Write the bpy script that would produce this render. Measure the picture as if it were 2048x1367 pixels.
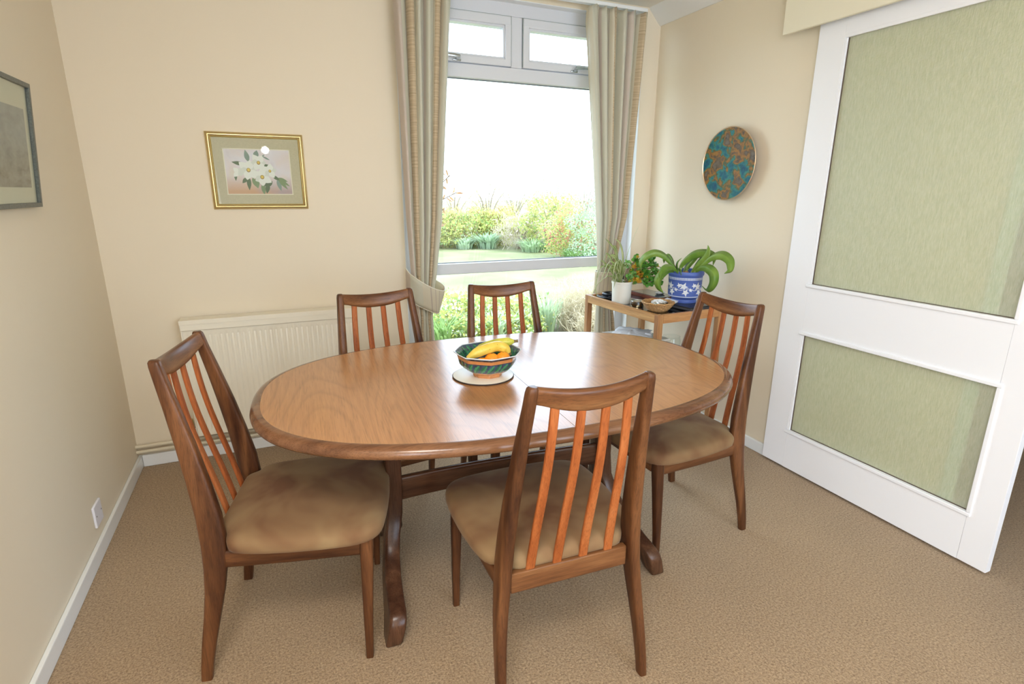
import bpy, bmesh, math, random
import numpy as np
from mathutils import Vector, Matrix

for o in list(bpy.data.objects):
    bpy.data.objects.remove(o)
scene = bpy.context.scene
C = scene.collection
PI = math.pi
random.seed(7)
RNG = np.random.default_rng(11)

# ------------------------------------------------------------------ camera
cam_d = bpy.data.cameras.new('camera')
cam = bpy.data.objects.new('camera', cam_d)
C.objects.link(cam)
cam_d.sensor_width = 36.0
cam_d.lens = 1096.11 / 2048 * 36.0
cam_d.clip_start = 0.05
cam_d.clip_end = 300
YAW, PITCH, ROLL = 0.40968, 0.26679, 0.00416
cy, sy, cp, sp = math.cos(YAW), math.sin(YAW), math.cos(PITCH), math.sin(PITCH)
fwd = Vector((sy * cp, cy * cp, -sp))
rgt = Vector((cy, -sy, 0))
up = rgt.cross(fwd)
r2 = rgt * math.cos(ROLL) + up * math.sin(ROLL)
u2 = -rgt * math.sin(ROLL) + up * math.cos(ROLL)
m3 = Matrix((r2, u2, -fwd)).transposed()
cam.matrix_world = Matrix.Translation((0.7198, -3.0375, 1.341)) @ m3.to_4x4()
scene.camera = cam

# ------------------------------------------------------------------ view + world + lights
scene.view_settings.view_transform = 'Standard'
scene.view_settings.look = 'None'
scene.view_settings.exposure = -0.41
scene.view_settings.gamma = 1.0
scene.view_settings.use_curve_mapping = False

world = bpy.data.worlds.new('sky')
scene.world = world
world.use_nodes = True
bg = world.node_tree.nodes['Background']
bg.inputs['Color'].default_value = (0.66, 0.82, 1.0, 1)
bg.inputs['Strength'].default_value = 9.0


def area(name, loc, direction, sx, sy_, power, col=(1, 1, 1), portal=False, spread=PI):
    d = bpy.data.lights.new(name, 'AREA')
    d.shape = 'RECTANGLE'
    d.size, d.size_y = sx, sy_
    d.energy = power
    d.color = col
    d.spread = spread
    if portal:
        d.cycles.is_portal = True
    o = bpy.data.objects.new(name, d)
    C.objects.link(o)
    o.location = loc
    o.rotation_euler = Vector(direction).to_track_quat('-Z', 'Y').to_euler()
    return o


sun_d = bpy.data.lights.new('sun', 'SUN')
sun_d.energy = 4.2
sun_d.angle = 0.02
sun_d.color = (1.0, 0.95, 0.86)
sun = bpy.data.objects.new('sun', sun_d)
C.objects.link(sun)
sun.rotation_euler = Vector((-0.55, 0.35, -0.75)).to_track_quat('-Z', 'Y').to_euler()

area('window_daylight_portal', (2.145, 0.20, 1.25), (0, -1, 0), 1.5, 2.3, 1, portal=True)
# fill light added behind the camera, outside an unseen rear opening
area('rear_fill', (2.45, -5.33, 1.35), (0, 1, 0.12), 2.1, 1.9, 13, col=(1.0, 0.985, 0.96))
area('side_fill', (-0.13, -4.35, 1.35), (1, 0.45, 0.05), 1.5, 1.5, 30, col=(1.0, 0.98, 0.95))  # unseen side fill, added to brighten the right wall and door
area('overhead_fill', (0.52, -3.10, 2.33), (-0.05, 0.08, -1), 0.6, 0.6, 42, col=(1.0, 0.96, 0.90))  # overhead fill added for the carpet and seats, no fitting behind it
area('next_room_fill', (5.6, -3.3, 1.5), (-1, 0.0, -0.1), 1.6, 1.6, 9, col=(1.0, 0.97, 0.92))  # dim fill added for the unseen room beyond the doorway
glint_d = bpy.data.lights.new('glint_light', 'POINT')  # bare point light added to make the round glint in the picture glass
glint_d.energy = 3.0
glint_d.shadow_soft_size = 0.04
glint_d.color = (1.0, 0.96, 0.90)
glint = bpy.data.objects.new('glint_light', glint_d)
C.objects.link(glint)
glint.location = (0.76, -4.3, 1.80)


# ------------------------------------------------------------------ materials
def new_mat(name):
    m = bpy.data.materials.new(name)
    m.use_nodes = True
    nt = m.node_tree
    b = nt.nodes['Principled BSDF']
    return m, nt, b


def lk(nt, a, b):
    nt.links.new(a, b)


def nd(nt, t, **kw):
    n = nt.nodes.new(t)
    for k, v in kw.items():
        if k in n.inputs:
            n.inputs[k].default_value = v
        else:
            setattr(n, k, v)
    return n


def ramp(nt, fac, stops, interp='LINEAR'):
    r = nt.nodes.new('ShaderNodeValToRGB')
    r.color_ramp.interpolation = interp
    el = r.color_ramp.elements
    while len(el) < len(stops):
        el.new(0.5)
    for e, (p, c) in zip(el, stops):
        e.position = p
        e.color = (*c, 1)
    lk(nt, fac, r.inputs['Fac'])
    return r.outputs['Color']


def coords(nt, scale=(1, 1, 1), rot=(0, 0, 0), out='Object'):
    tc = nt.nodes.new('ShaderNodeTexCoord')
    mp = nt.nodes.new('ShaderNodeMapping')
    mp.inputs['Scale'].default_value = scale
    mp.inputs['Rotation'].default_value = rot
    lk(nt, tc.outputs[out], mp.inputs['Vector'])
    return mp.outputs['Vector']


def bump(nt, b, h, strength=0.3, dist=0.002):
    bp = nt.nodes.new('ShaderNodeBump')
    bp.inputs['Strength'].default_value = strength
    bp.inputs['Distance'].default_value = dist
    lk(nt, h, bp.inputs['Height'])
    lk(nt, bp.outputs['Normal'], b.inputs['Normal'])


def plain(name, col, rough=0.5, metal=0.0, coat=0.0, spec=0.5, noise=0.0, nscale=30, bstr=0.0, bscale=60, bdist=0.001):
    m, nt, b = new_mat(name)
    b.inputs['Base Color'].default_value = (*col, 1)
    b.inputs['Roughness'].default_value = rough
    b.inputs['Metallic'].default_value = metal
    b.inputs['Coat Weight'].default_value = coat
    b.inputs['Specular IOR Level'].default_value = spec
    if noise:
        v = coords(nt)
        n = nd(nt, 'ShaderNodeTexNoise', Scale=nscale, Detail=4.0)
        lk(nt, v, n.inputs['Vector'])
        lo = tuple(c * (1 - noise) for c in col)
        hi = tuple(min(1, c * (1 + noise)) for c in col)
        lk(nt, ramp(nt, n.outputs['Fac'], [(0.3, lo), (0.7, hi)]), b.inputs['Base Color'])
    if bstr:
        v = coords(nt)
        n = nd(nt, 'ShaderNodeTexNoise', Scale=bscale, Detail=3.0)
        lk(nt, v, n.inputs['Vector'])
        bump(nt, b, n.outputs['Fac'], bstr, bdist)
    return m


def wood(name, dark, mid, light, axis='z', rough=0.38, coat=0.06, fine=70, swirl=5.0, pores=0.25, spec=0.28):
    """teak-like grain running along one axis of the object"""
    m, nt, b = new_mat(name)
    s = {'x': (0.09, 1, 1), 'y': (1, 0.09, 1), 'z': (1, 1, 0.09)}[axis]
    v = coords(nt, s)
    n1 = nd(nt, 'ShaderNodeTexNoise', Scale=swirl, Detail=2.0, Distortion=0.6)
    lk(nt, v, n1.inputs['Vector'])
    mul = nd(nt, 'ShaderNodeMath', operation='MULTIPLY')
    lk(nt, n1.outputs['Fac'], mul.inputs[0])
    mul.inputs[1].default_value = 9.0
    fr = nd(nt, 'ShaderNodeMath', operation='PINGPONG')
    lk(nt, mul.outputs[0], fr.inputs[0])
    fr.inputs[1].default_value = 1.0
    n2 = nd(nt, 'ShaderNodeTexNoise', Scale=fine, Detail=5.0, Roughness=0.65)
    lk(nt, v, n2.inputs['Vector'])
    mx = nd(nt, 'ShaderNodeMath', operation='MULTIPLY_ADD')
    lk(nt, fr.outputs[0], mx.inputs[0])
    mx.inputs[1].default_value = 0.38
    ad = nd(nt, 'ShaderNodeMath', operation='MULTIPLY')
    lk(nt, n2.outputs['Fac'], ad.inputs[0])
    ad.inputs[1].default_value = 0.65
    lk(nt, ad.outputs[0], mx.inputs[2])
    col = ramp(nt, mx.outputs[0], [(0.22, dark), (0.5, mid), (0.78, light)])
    # fine dark pores drawn out along the grain
    s3 = {'x': (0.03, 1, 1), 'y': (1, 0.03, 1), 'z': (1, 1, 0.03)}[axis]
    v3 = coords(nt, s3)
    n3 = nd(nt, 'ShaderNodeTexNoise', Scale=420.0, Detail=2.0)
    lk(nt, v3, n3.inputs['Vector'])
    pr = ramp(nt, n3.outputs['Fac'], [(0.36, (1 - pores,) * 3), (0.5, (1, 1, 1))])
    mix = nd(nt, 'ShaderNodeMix', data_type='RGBA', blend_type='MULTIPLY')
    mix.inputs['Factor'].default_value = 1.0
    lk(nt, col, mix.inputs[6])
    lk(nt, pr, mix.inputs[7])
    lk(nt, mix.outputs[2], b.inputs['Base Color'])
    b.inputs['Roughness'].default_value = rough
    b.inputs['Coat Weight'].default_value = coat
    b.inputs['Coat Roughness'].default_value = 0.18
    b.inputs['Specular IOR Level'].default_value = spec
    bump(nt, b, n3.outputs['Fac'], 0.12, 0.0006)
    return m


M = {}
M['wall'] = plain('cream_wall_paint', (0.79, 0.69, 0.535), rough=0.62, spec=0.3, bstr=0.05, bscale=120)
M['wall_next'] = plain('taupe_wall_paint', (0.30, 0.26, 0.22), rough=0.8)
M['ceiling'] = plain('ceiling_paint', (0.80, 0.76, 0.68), rough=0.85)
M['cornice'] = plain('cornice_paint', (0.80, 0.79, 0.76), rough=0.7)
M['gloss_white'] = plain('white_gloss_paint', (0.83, 0.84, 0.84), rough=0.3, coat=0.2)
M['door_white'] = plain('door_white_paint', (0.86, 0.85, 0.87), rough=0.35, coat=0.1)
M['upvc'] = plain('white_upvc', (0.70, 0.71, 0.75), rough=0.3, coat=0.1)
M['gasket'] = plain('dark_gasket', (0.16, 0.18, 0.22), rough=0.5)
M['pelmet'] = plain('pelmet_paint', (0.80, 0.735, 0.57), rough=0.5)
M['radiator'] = plain('radiator_enamel', (0.84, 0.78, 0.65), rough=0.35)
M['pipe'] = plain('painted_pipe', (0.72, 0.64, 0.48), rough=0.4)
M['brass'] = plain('brass', (0.75, 0.62, 0.32), rough=0.25, metal=1.0)
M['chrome'] = plain('chrome', (0.45, 0.48, 0.50), rough=0.2, metal=1.0)
M['socket'] = plain('white_plastic', (0.80, 0.79, 0.86), rough=0.3)
M['dark_plastic'] = plain('black_plastic', (0.012, 0.013, 0.018), rough=0.25)
M['bg_black'] = plain('black_glossy_glass', (0.012, 0.013, 0.016), rough=0.08, coat=0.5)

D, Mi, L = (0.040, 0.013, 0.006), (0.100, 0.036, 0.013), (0.19, 0.076, 0.028)
M['frame_z'] = wood('teak_frame_upright', D, Mi, L, 'z')
M['frame_x'] = wood('teak_rail', (0.085, 0.030, 0.012), (0.17, 0.067, 0.025), (0.27, 0.122, 0.048), 'x', rough=0.28)
M['frame_y'] = wood('teak_side_rail', D, Mi, L, 'y')
M['slat'] = wood('orange_teak_slat', (0.27, 0.066, 0.016), (0.39, 0.108, 0.028), (0.48, 0.16, 0.05), 'z', rough=0.45, coat=0.0, spec=0.25)
M['base_wood'] = wood('dark_teak_base', (0.045, 0.018, 0.010), (0.080, 0.034, 0.018), (0.125, 0.056, 0.028), 'z', rough=0.25)
M['edge_wood'] = wood('teak_table_edge', (0.10, 0.040, 0.018), (0.17, 0.072, 0.032), (0.24, 0.11, 0.05), 'x', rough=0.22, coat=0.4)
M['trolley_wood'] = wood('light_teak', (0.36, 0.17, 0.055), (0.50, 0.26, 0.095), (0.62, 0.36, 0.15), 'y', rough=0.4)
M['trolley_wood_x'] = wood('light_teak_cross', (0.33, 0.14, 0.05), (0.45, 0.21, 0.08), (0.55, 0.29, 0.12), 'x', rough=0.4)
M['trolley_wood_z'] = wood('light_teak_leg', (0.30, 0.13, 0.05), (0.42, 0.20, 0.08), (0.52, 0.28, 0.12), 'z', rough=0.4)


def veneer():
    m, nt, b = new_mat('teak_table_veneer')
    # cathedral figure: long ovals along y, repeated across the leaves
    v = coords(nt, (1.0, 0.26, 1.0))
    n1 = nd(nt, 'ShaderNodeTexNoise', Scale=3.1, Detail=1.0, Distortion=0.35)
    lk(nt, v, n1.inputs['Vector'])
    mul = nd(nt, 'ShaderNodeMath', operation='MULTIPLY')
    lk(nt, n1.outputs['Fac'], mul.inputs[0])
    mul.inputs[1].default_value = 26.0
    fr = nd(nt, 'ShaderNodeMath', operation='FRACT')
    lk(nt, mul.outputs[0], fr.inputs[0])
    n2 = nd(nt, 'ShaderNodeTexNoise', Scale=90.0, Detail=5.0, Roughness=0.7)
    v2 = coords(nt, (1.0, 0.06, 1.0))
    lk(nt, v2, n2.inputs['Vector'])
    r1 = ramp(nt, fr.outputs[0], [(0.0, (0.80, 0.78, 0.76)), (0.16, (1, 1, 1)), (0.75, (1, 1, 1)), (1.0, (0.80, 0.78, 0.76))])
    r2_ = ramp(nt, n2.outputs['Fac'], [(0.2, (0.38, 0.165, 0.060)), (0.5, (0.455, 0.21, 0.080)), (0.8, (0.53, 0.26, 0.105))])
    mix = nd(nt, 'ShaderNodeMix', data_type='RGBA', blend_type='MULTIPLY')
    mix.inputs['Factor'].default_value = 0.7
    lk(nt, r2_, mix.inputs[6])
    lk(nt, r1, mix.inputs[7])
    v3 = coords(nt, (1.0, 0.03, 1.0))
    n3 = nd(nt, 'ShaderNodeTexNoise', Scale=380.0, Detail=2.0)
    lk(nt, v3, n3.inputs['Vector'])
    pr = ramp(nt, n3.outputs['Fac'], [(0.34, (0.80, 0.78, 0.76)), (0.46, (1, 1, 1))])
    mix2 = nd(nt, 'ShaderNodeMix', data_type='RGBA', blend_type='MULTIPLY')
    mix2.inputs['Factor'].default_value = 1.0
    lk(nt, mix.outputs[2], mix2.inputs[6])
    lk(nt, pr, mix2.inputs[7])
    lk(nt, mix2.outputs[2], b.inputs['Base Color'])
    b.inputs['Roughness'].default_value = 0.28
    b.inputs['Coat Weight'].default_value = 0.4
    b.inputs['Coat Roughness'].default_value = 0.16
    bump(nt, b, n3.outputs['Fac'], 0.2, 0.0006)
    return m


M['veneer'] = veneer()
M['seam'] = plain('seam_shadow_gap', (0.08, 0.035, 0.015), rough=0.7)


def carpet(name, lo, hi):
    m, nt, b = new_mat(name)
    v = coords(nt)
    n = nd(nt, 'ShaderNodeTexNoise', Scale=150.0, Detail=5.0, Roughness=0.8)
    lk(nt, v, n.inputs['Vector'])
    nb = nd(nt, 'ShaderNodeTexNoise', Scale=2.2, Detail=3.0)
    lk(nt, v, nb.inputs['Vector'])
    vo = nd(nt, 'ShaderNodeTexVoronoi', Scale=210.0)
    lk(nt, v, vo.inputs['Vector'])
    c1 = ramp(nt, n.outputs['Fac'], [(0.33, lo), (0.62, hi)])
    c2 = ramp(nt, nb.outputs['Fac'], [(0.3, (0.90, 0.90, 0.90)), (0.7, (1.0, 1.0, 1.0))])
    mix = nd(nt, 'ShaderNodeMix', data_type='RGBA', blend_type='MULTIPLY')
    mix.inputs['Factor'].default_value = 1.0
    lk(nt, c1, mix.inputs[6])
    lk(nt, c2, mix.inputs[7])
    lk(nt, mix.outputs[2], b.inputs['Base Color'])
    b.inputs['Roughness'].default_value = 0.95
    b.inputs['Specular IOR Level'].default_value = 0.1
    b.inputs['Sheen Weight'].default_value = 0.15
    add = nd(nt, 'ShaderNodeMath', operation='ADD')
    lk(nt, n.outputs['Fac'], add.inputs[0])
    lk(nt, vo.outputs['Distance'], add.inputs[1])
    bump(nt, b, add.outputs[0], 0.55, 0.003)
    return m


M['carpet'] = carpet('beige_loop_carpet', (0.17, 0.10, 0.053), (0.52, 0.37, 0.225))


def glass_clear():
    m = bpy.data.materials.new('clear_window_glass')
    m.use_nodes = True
    nt = m.node_tree
    nt.nodes.clear()
    out = nt.nodes.new('ShaderNodeOutputMaterial')
    tr = nd(nt, 'ShaderNodeBsdfTransparent', Color=(0.97, 0.985, 0.98, 1))
    gl = nd(nt, 'ShaderNodeBsdfGlossy', Roughness=0.02)
    geo = nt.nodes.new('ShaderNodeNewGeometry')
    dt = nd(nt, 'ShaderNodeVectorMath', operation='DOT_PRODUCT')
    lk(nt, geo.outputs['Incoming'], dt.inputs[0])
    lk(nt, geo.outputs['Normal'], dt.inputs[1])
    ab = nd(nt, 'ShaderNodeMath', operation='ABSOLUTE')
    lk(nt, dt.outputs['Value'], ab.inputs[0])
    iv = nd(nt, 'ShaderNodeMath', operation='SUBTRACT')
    iv.inputs[0].default_value = 1.0
    lk(nt, ab.outputs[0], iv.inputs[1])
    pw = nd(nt, 'ShaderNodeMath', operation='POWER')
    lk(nt, iv.outputs[0], pw.inputs[0])
    pw.inputs[1].default_value = 5.0
    fr = nd(nt, 'ShaderNodeMath', operation='MULTIPLY_ADD')
    lk(nt, pw.outputs[0], fr.inputs[0])
    fr.inputs[1].default_value = 0.6
    fr.inputs[2].default_value = 0.028
    mx = nt.nodes.new('ShaderNodeMixShader')
    lk(nt, fr.outputs[0], mx.inputs[0])
    lk(nt, tr.outputs[0], mx.inputs[1])
    lk(nt, gl.outputs[0], mx.inputs[2])
    lk(nt, mx.outputs[0], out.inputs[0])
    return m


M['glass'] = glass_clear()
M['glass_thin'] = glass_clear()
M['glass_thin'].name = 'picture_glass'


def glass_textured():
    m = bpy.data.materials.new('reeded_obscure_glass')
    m.use_nodes = True
    nt = m.node_tree
    nt.nodes.clear()
    out = nt.nodes.new('ShaderNodeOutputMaterial')
    v = coords(nt, (1.0, 1.0, 0.10))
    n = nd(nt, 'ShaderNodeTexNoise', Scale=330.0, Detail=3.0, Roughness=0.7)
    lk(nt, v, n.inputs['Vector'])
    v2 = coords(nt, (1, 1, 1))
    n2 = nd(nt, 'ShaderNodeTexNoise', Scale=130.0, Detail=2.0)
    lk(nt, v2, n2.inputs['Vector'])
    add = nd(nt, 'ShaderNodeMath', operation='ADD')
    lk(nt, n.outputs['Fac'], add.inputs[0])
    lk(nt, n2.outputs['Fac'], add.inputs[1])
    bp = nt.nodes.new('ShaderNodeBump')
    bp.inputs['Strength'].default_value = 0.6
    bp.inputs['Distance'].default_value = 0.003
    lk(nt, add.outputs[0], bp.inputs['Height'])
    tint = ramp(nt, n.outputs['Fac'], [(0.3, (0.90, 0.94, 0.80)), (0.7, (0.98, 0.99, 0.92))])
    tr = nt.nodes.new('ShaderNodeBsdfTransparent')
    lk(nt, tint, tr.inputs['Color'])
    df = nt.nodes.new('ShaderNodeBsdfDiffuse')
    lk(nt, ramp(nt, n.outputs['Fac'], [(0.3, (0.66, 0.67, 0.50)), (0.7, (0.86, 0.85, 0.70))]), df.inputs['Color'])
    lk(nt, bp.outputs['Normal'], df.inputs['Normal'])
    gl = nd(nt, 'ShaderNodeBsdfGlossy', Roughness=0.22)
    lk(nt, bp.outputs['Normal'], gl.inputs['Normal'])
    mx = nt.nodes.new('ShaderNodeMixShader')
    mx.inputs[0].default_value = 0.36
    lk(nt, tr.outputs[0], mx.inputs[1])
    lk(nt, df.outputs[0], mx.inputs[2])
    mx2 = nt.nodes.new('ShaderNodeMixShader')
    mx2.inputs[0].default_value = 0.06
    lk(nt, mx.outputs[0], mx2.inputs[1])
    lk(nt, gl.outputs[0], mx2.inputs[2])
    lk(nt, mx2.outputs[0], out.inputs[0])
    return m


M['obscure'] = glass_textured()


def fabric_seat():
    m, nt, b = new_mat('beige_velour')
    v = coords(nt)
    n = nd(nt, 'ShaderNodeTexNoise', Scale=4.5, Detail=3.0, Distortion=0.4)
    lk(nt, v, n.inputs['Vector'])
    n2 = nd(nt, 'ShaderNodeTexNoise', Scale=500.0, Detail=2.0)
    lk(nt, v, n2.inputs['Vector'])
    lk(nt, ramp(nt, n.outputs['Fac'], [(0.38, (0.155, 0.072, 0.035)), (0.5, (0.225, 0.13, 0.064)), (0.66, (0.28, 0.182, 0.09))]), b.inputs['Base Color'])
    b.inputs['Roughness'].default_value = 0.9
    b.inputs['Sheen Weight'].default_value = 0.12
    b.inputs['Sheen Roughness'].default_value = 0.4
    b.inputs['Sheen Tint'].default_value = (1.0, 0.87, 0.7, 1)
    b.inputs['Specular IOR Level'].default_value = 0.15
    bump(nt, b, n2.outputs['Fac'], 0.25, 0.001)
    return m


M['velour'] = fabric_seat()


def fabric_curtain(name='striped_curtain_fabric', stripes=True):
    m = bpy.data.materials.new(name)
    m.use_nodes = True
    nt = m.node_tree
    b = nt.nodes['Principled BSDF']
    out = nt.nodes['Material Output']
    tc = nt.nodes.new('ShaderNodeTexCoord')
    sx = nt.nodes.new('ShaderNodeSeparateXYZ')
    lk(nt, tc.outputs['UV'], sx.inputs[0])
    rep = nd(nt, 'ShaderNodeMath', operation='MULTIPLY')
    lk(nt, sx.outputs['X'], rep.inputs[0])
    rep.inputs[1].default_value = 2.0 if stripes else 0.7
    fr = nd(nt, 'ShaderNodeMath', operation='FRACT')
    lk(nt, rep.outputs[0], fr.inputs[0])
    cream, olive, taupe, pink, grn = (0.66, 0.60, 0.46), (0.64, 0.58, 0.40), (0.52, 0.45, 0.36), (0.60, 0.51, 0.43), (0.62, 0.60, 0.48)
    tan = (0.62, 0.49, 0.32)
    st = [(0.0, pink), (0.10, grn), (0.22, cream), (0.285, taupe), (0.295, cream), (0.325, taupe), (0.335, cream), (0.365, taupe), (0.375, cream), (0.42, tan),
          (0.52, olive), (0.66, cream), (0.74, grn), (0.88, cream)]
    col = ramp(nt, fr.outputs[0], st, 'CONSTANT')
    # horizontal ribs of the tan stripe
    wv = nd(nt, 'ShaderNodeTexNoise', Scale=1.0, Detail=2.0)
    mp = nt.nodes.new('ShaderNodeMapping')
    mp.inputs['Scale'].default_value = (4, 110, 1)
    lk(nt, tc.outputs['UV'], mp.inputs['Vector'])
    lk(nt, mp.outputs['Vector'], wv.inputs['Vector'])
    rib = ramp(nt, wv.outputs['Fac'], [(0.35, (0.74, 0.70, 0.66)), (0.6, (1, 1, 1))])
    mask = ramp(nt, fr.outputs[0], [(0.0, (0, 0, 0)), (0.42, (1, 1, 1)), (0.52, (0, 0, 0))], 'CONSTANT')
    mix = nd(nt, 'ShaderNodeMix', data_type='RGBA', blend_type='MULTIPLY')
    lk(nt, mask, mix.inputs['Factor'])
    lk(nt, col, mix.inputs[6])
    lk(nt, rib, mix.inputs[7])
    lk(nt, mix.outputs[2], b.inputs['Base Color'])
    b.inputs['Roughness'].default_value = 0.6
    b.inputs['Sheen Weight'].default_value = 0.2
    tl = nt.nodes.new('ShaderNodeBsdfTranslucent')
    lk(nt, mix.outputs[2], tl.inputs['Color'])
    ms = nt.nodes.new('ShaderNodeMixShader')
    ms.inputs[0].default_value = 0.12
    lk(nt, b.outputs[0], ms.inputs[1])
    lk(nt, tl.outputs[0], ms.inputs[2])
    lk(nt, ms.outputs[0], out.inputs[0])
    return m


M['curtain'] = fabric_curtain()
M['tieback'] = fabric_curtain('tieback_fabric', False)
M['piping'] = plain('cream_piping', (0.78, 0.74, 0.62), rough=0.6)


# ------------------------------------------------------------------ mesh helpers
class MB:
    def __init__(s):
        s.v, s.f, s.mi, s.uv = [], [], [], {}

    def add(s, verts, faces, mi=0):
        o = len(s.v)
        s.v += [tuple(p) for p in verts]
        for f in faces:
            s.f.append([i + o for i in f])
            s.mi.append(mi)
        return s

    def box(s, x0, x1, y0, y1, z0, z1, bev=0.0, mi=0, seg=2):
        bm = bmesh.new()
        bmesh.ops.create_cube(bm, size=1)
        for v in bm.verts:
            v.co = Vector(((x0 + x1) / 2 + v.co.x * (x1 - x0), (y0 + y1) / 2 + v.co.y * (y1 - y0), (z0 + z1) / 2 + v.co.z * (z1 - z0)))
        if bev:
            bmesh.ops.bevel(bm, geom=list(bm.edges), offset=bev, segments=seg, affect='EDGES', profile=0.5)
        bm.verts.index_update()
        s.add([v.co for v in bm.verts], [[v.index for v in f.verts] for f in bm.faces], mi)
        bm.free()
        return s

    def prism(s, pts, lo, hi, axis='z', bev=0.0, mi=0, seg=2):
        """polygon pts (2D) extruded along axis from lo to hi"""
        def P(a, b, t):
            return {'z': (a, b, t), 'y': (a, t, b), 'x': (t, a, b)}[axis]
        bm = bmesh.new()
        v0 = [bm.verts.new(P(a, b, lo)) for a, b in pts]
        v1 = [bm.verts.new(P(a, b, hi)) for a, b in pts]
        n = len(pts)
        f0 = bm.faces.new(v0)
        f1 = bm.faces.new(v1[::-1])
        for i in range(n):
            bm.faces.new([v0[i], v1[i], v1[(i + 1) % n], v0[(i + 1) % n]])
        bmesh.ops.recalc_face_normals(bm, faces=bm.faces)
        if bev:
            ed = list(set(f0.edges) | set(f1.edges))
            bmesh.ops.bevel(bm, geom=ed, offset=bev, segments=seg, affect='EDGES', profile=0.5)
        bm.verts.index_update()
        s.add([v.co for v in bm.verts], [[v.index for v in f.verts] for f in bm.faces], mi)
        bm.free()
        return s

    def loft(s, st, n=16, e=5.0, mi=0, cap=True, closed=False):
        """st: list of (centre, u, v): u, v half-extent vectors; superellipse section"""
        ring = []
        for i in range(n):
            t = 2 * PI * (i + 0.5) / n
            c_, s_ = math.cos(t), math.sin(t)
            ring.append((math.copysign(abs(c_) ** (2 / e), c_), math.copysign(abs(s_) ** (2 / e), s_)))
        o = len(s.v)
        for c_, u, v in st:
            c_, u, v = Vector(c_), Vector(u), Vector(v)
            for a, b in ring:
                s.v.append(tuple(c_ + u * a + v * b))
        k = len(st)
        for j in range(k if closed else k - 1):
            j2 = (j + 1) % k
            for i in range(n):
                s.f.append([o + j * n + i, o + j * n + (i + 1) % n, o + j2 * n + (i + 1) % n, o + j2 * n + i])
                s.mi.append(mi)
        if cap and not closed:
            s.f.append([o + i for i in range(n)][::-1])
            s.mi.append(mi)
            s.f.append([o + (k - 1) * n + i for i in range(n)])
            s.mi.append(mi)
        return s

    def tube(s, pts, r, n=8, mi=0, cap=True):
        s.rnd = True
        pts = [Vector(p) for p in pts]
        rs = r if isinstance(r, (list, tuple)) else [r] * len(pts)
        st = []
        prev = None
        for i, p in enumerate(pts):
            d = (pts[min(i + 1, len(pts) - 1)] - pts[max(i - 1, 0)]).normalized()
            if prev is None:
                u = d.orthogonal().normalized()
            else:
                u = (prev - d * prev.dot(d)).normalized()
            prev = u
            w = d.cross(u)
            st.append((p, u * rs[i], w * rs[i]))
        return s.loft(st, n, 2.0, mi, cap)

    def lathe(s, prof, n=32, c=(0, 0, 0), mi=0, mis=None, fac=None, phase=0.0):
        """prof list of (r,z); fac(theta) optional radius factor"""
        o = len(s.v)
        for r, z in prof:
            for i in range(n):
                t = 2 * PI * i / n + phase
                k = fac(t) if fac else 1.0
                s.v.append((c[0] + r * k * math.cos(t), c[1] + r * k * math.sin(t), c[2] + z))
        for j in range(len(prof) - 1):
            for i in range(n):
                s.f.append([o + j * n + i, o + j * n + (i + 1) % n, o + (j + 1) * n + (i + 1) % n, o + (j + 1) * n + i])
                s.mi.append(mis[j] if mis else mi)
        for j in (0, len(prof) - 1):
            if prof[j][0] > 1e-5:
                s.f.append([o + j * n + i for i in range(n)][::(-1 if j == 0 else 1)])
                s.mi.append((mis[min(j, len(mis) - 1)]) if mis else mi)
        return s

    def strip(s, pts, widths, side, mi=0, th=0.0, fold=0.0):
        """leaf-like strip: centre pts, half widths, side vectors"""
        o = len(s.v)
        for i, (p, w) in enumerate(zip(pts, widths)):
            p = Vector(p)
            sd = Vector(side[i] if isinstance(side, list) else side)
            d = (Vector(pts[min(i + 1, len(pts) - 1)]) - Vector(pts[max(i - 1, 0)])).normalized()
            sd = (sd - d * sd.dot(d)).normalized()
            nr = sd.cross(d)
            s.v += [tuple(p - sd * w + nr * fold * w), tuple(p), tuple(p + sd * w + nr * fold * w)]
        for i in range(len(pts) - 1):
            a = o + 3 * i
            s.f += [[a, a + 1, a + 4, a + 3], [a + 1, a + 2, a + 5, a + 4]]
            s.mi += [mi, mi]
        return s

    def build(s, name, mat, parent=None, smooth=True, sharp=20, loc=None, rot=None, fix=True):
        me = bpy.data.meshes.new(name)
        me.from_pydata(s.v, [], s.f)
        mats = mat if isinstance(mat, (list, tuple)) else [mat]
        for m in mats:
            me.materials.append(m)
        me.polygons.foreach_set('material_index', s.mi)
        if fix:
            bm = bmesh.new()
            bm.from_mesh(me)
            bmesh.ops.recalc_face_normals(bm, faces=bm.faces)
            bm.to_mesh(me)
            bm.free()
        if smooth:
            me.polygons.foreach_set('use_smooth', [True] * len(me.polygons))
            me.set_sharp_from_angle(angle=math.radians(sharp if sharp != 20 or not getattr(s, 'rnd', False) else 65))
        me.update()
        o = bpy.data.objects.new(name, me)
        C.objects.link(o)
        if parent:
            o.parent = parent
        if loc:
            o.location = loc
        if rot:
            o.rotation_euler = rot
        return o


def thing(name, label, cat, loc=(0, 0, 0), rz=0.0, group=None):
    o = bpy.data.objects.new(name, None)
    o.empty_display_size = 0.05
    C.objects.link(o)
    o.location = loc
    o.rotation_euler = (0, 0, rz)
    o['label'] = label
    o['category'] = cat
    if group:
        o['group'] = group
    return o


def tag(o, label, cat, group=None):
    o['label'] = label
    o['category'] = cat
    if group:
        o['group'] = group
    return o


def structure(o, label=None):
    o['kind'] = 'structure'
    if label:
        o['label'] = label
    return o


def lerp(a, b, t):
    return a + (b - a) * t


def interp(x, xs, ys):
    return float(np.interp(x, xs, ys))


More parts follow.
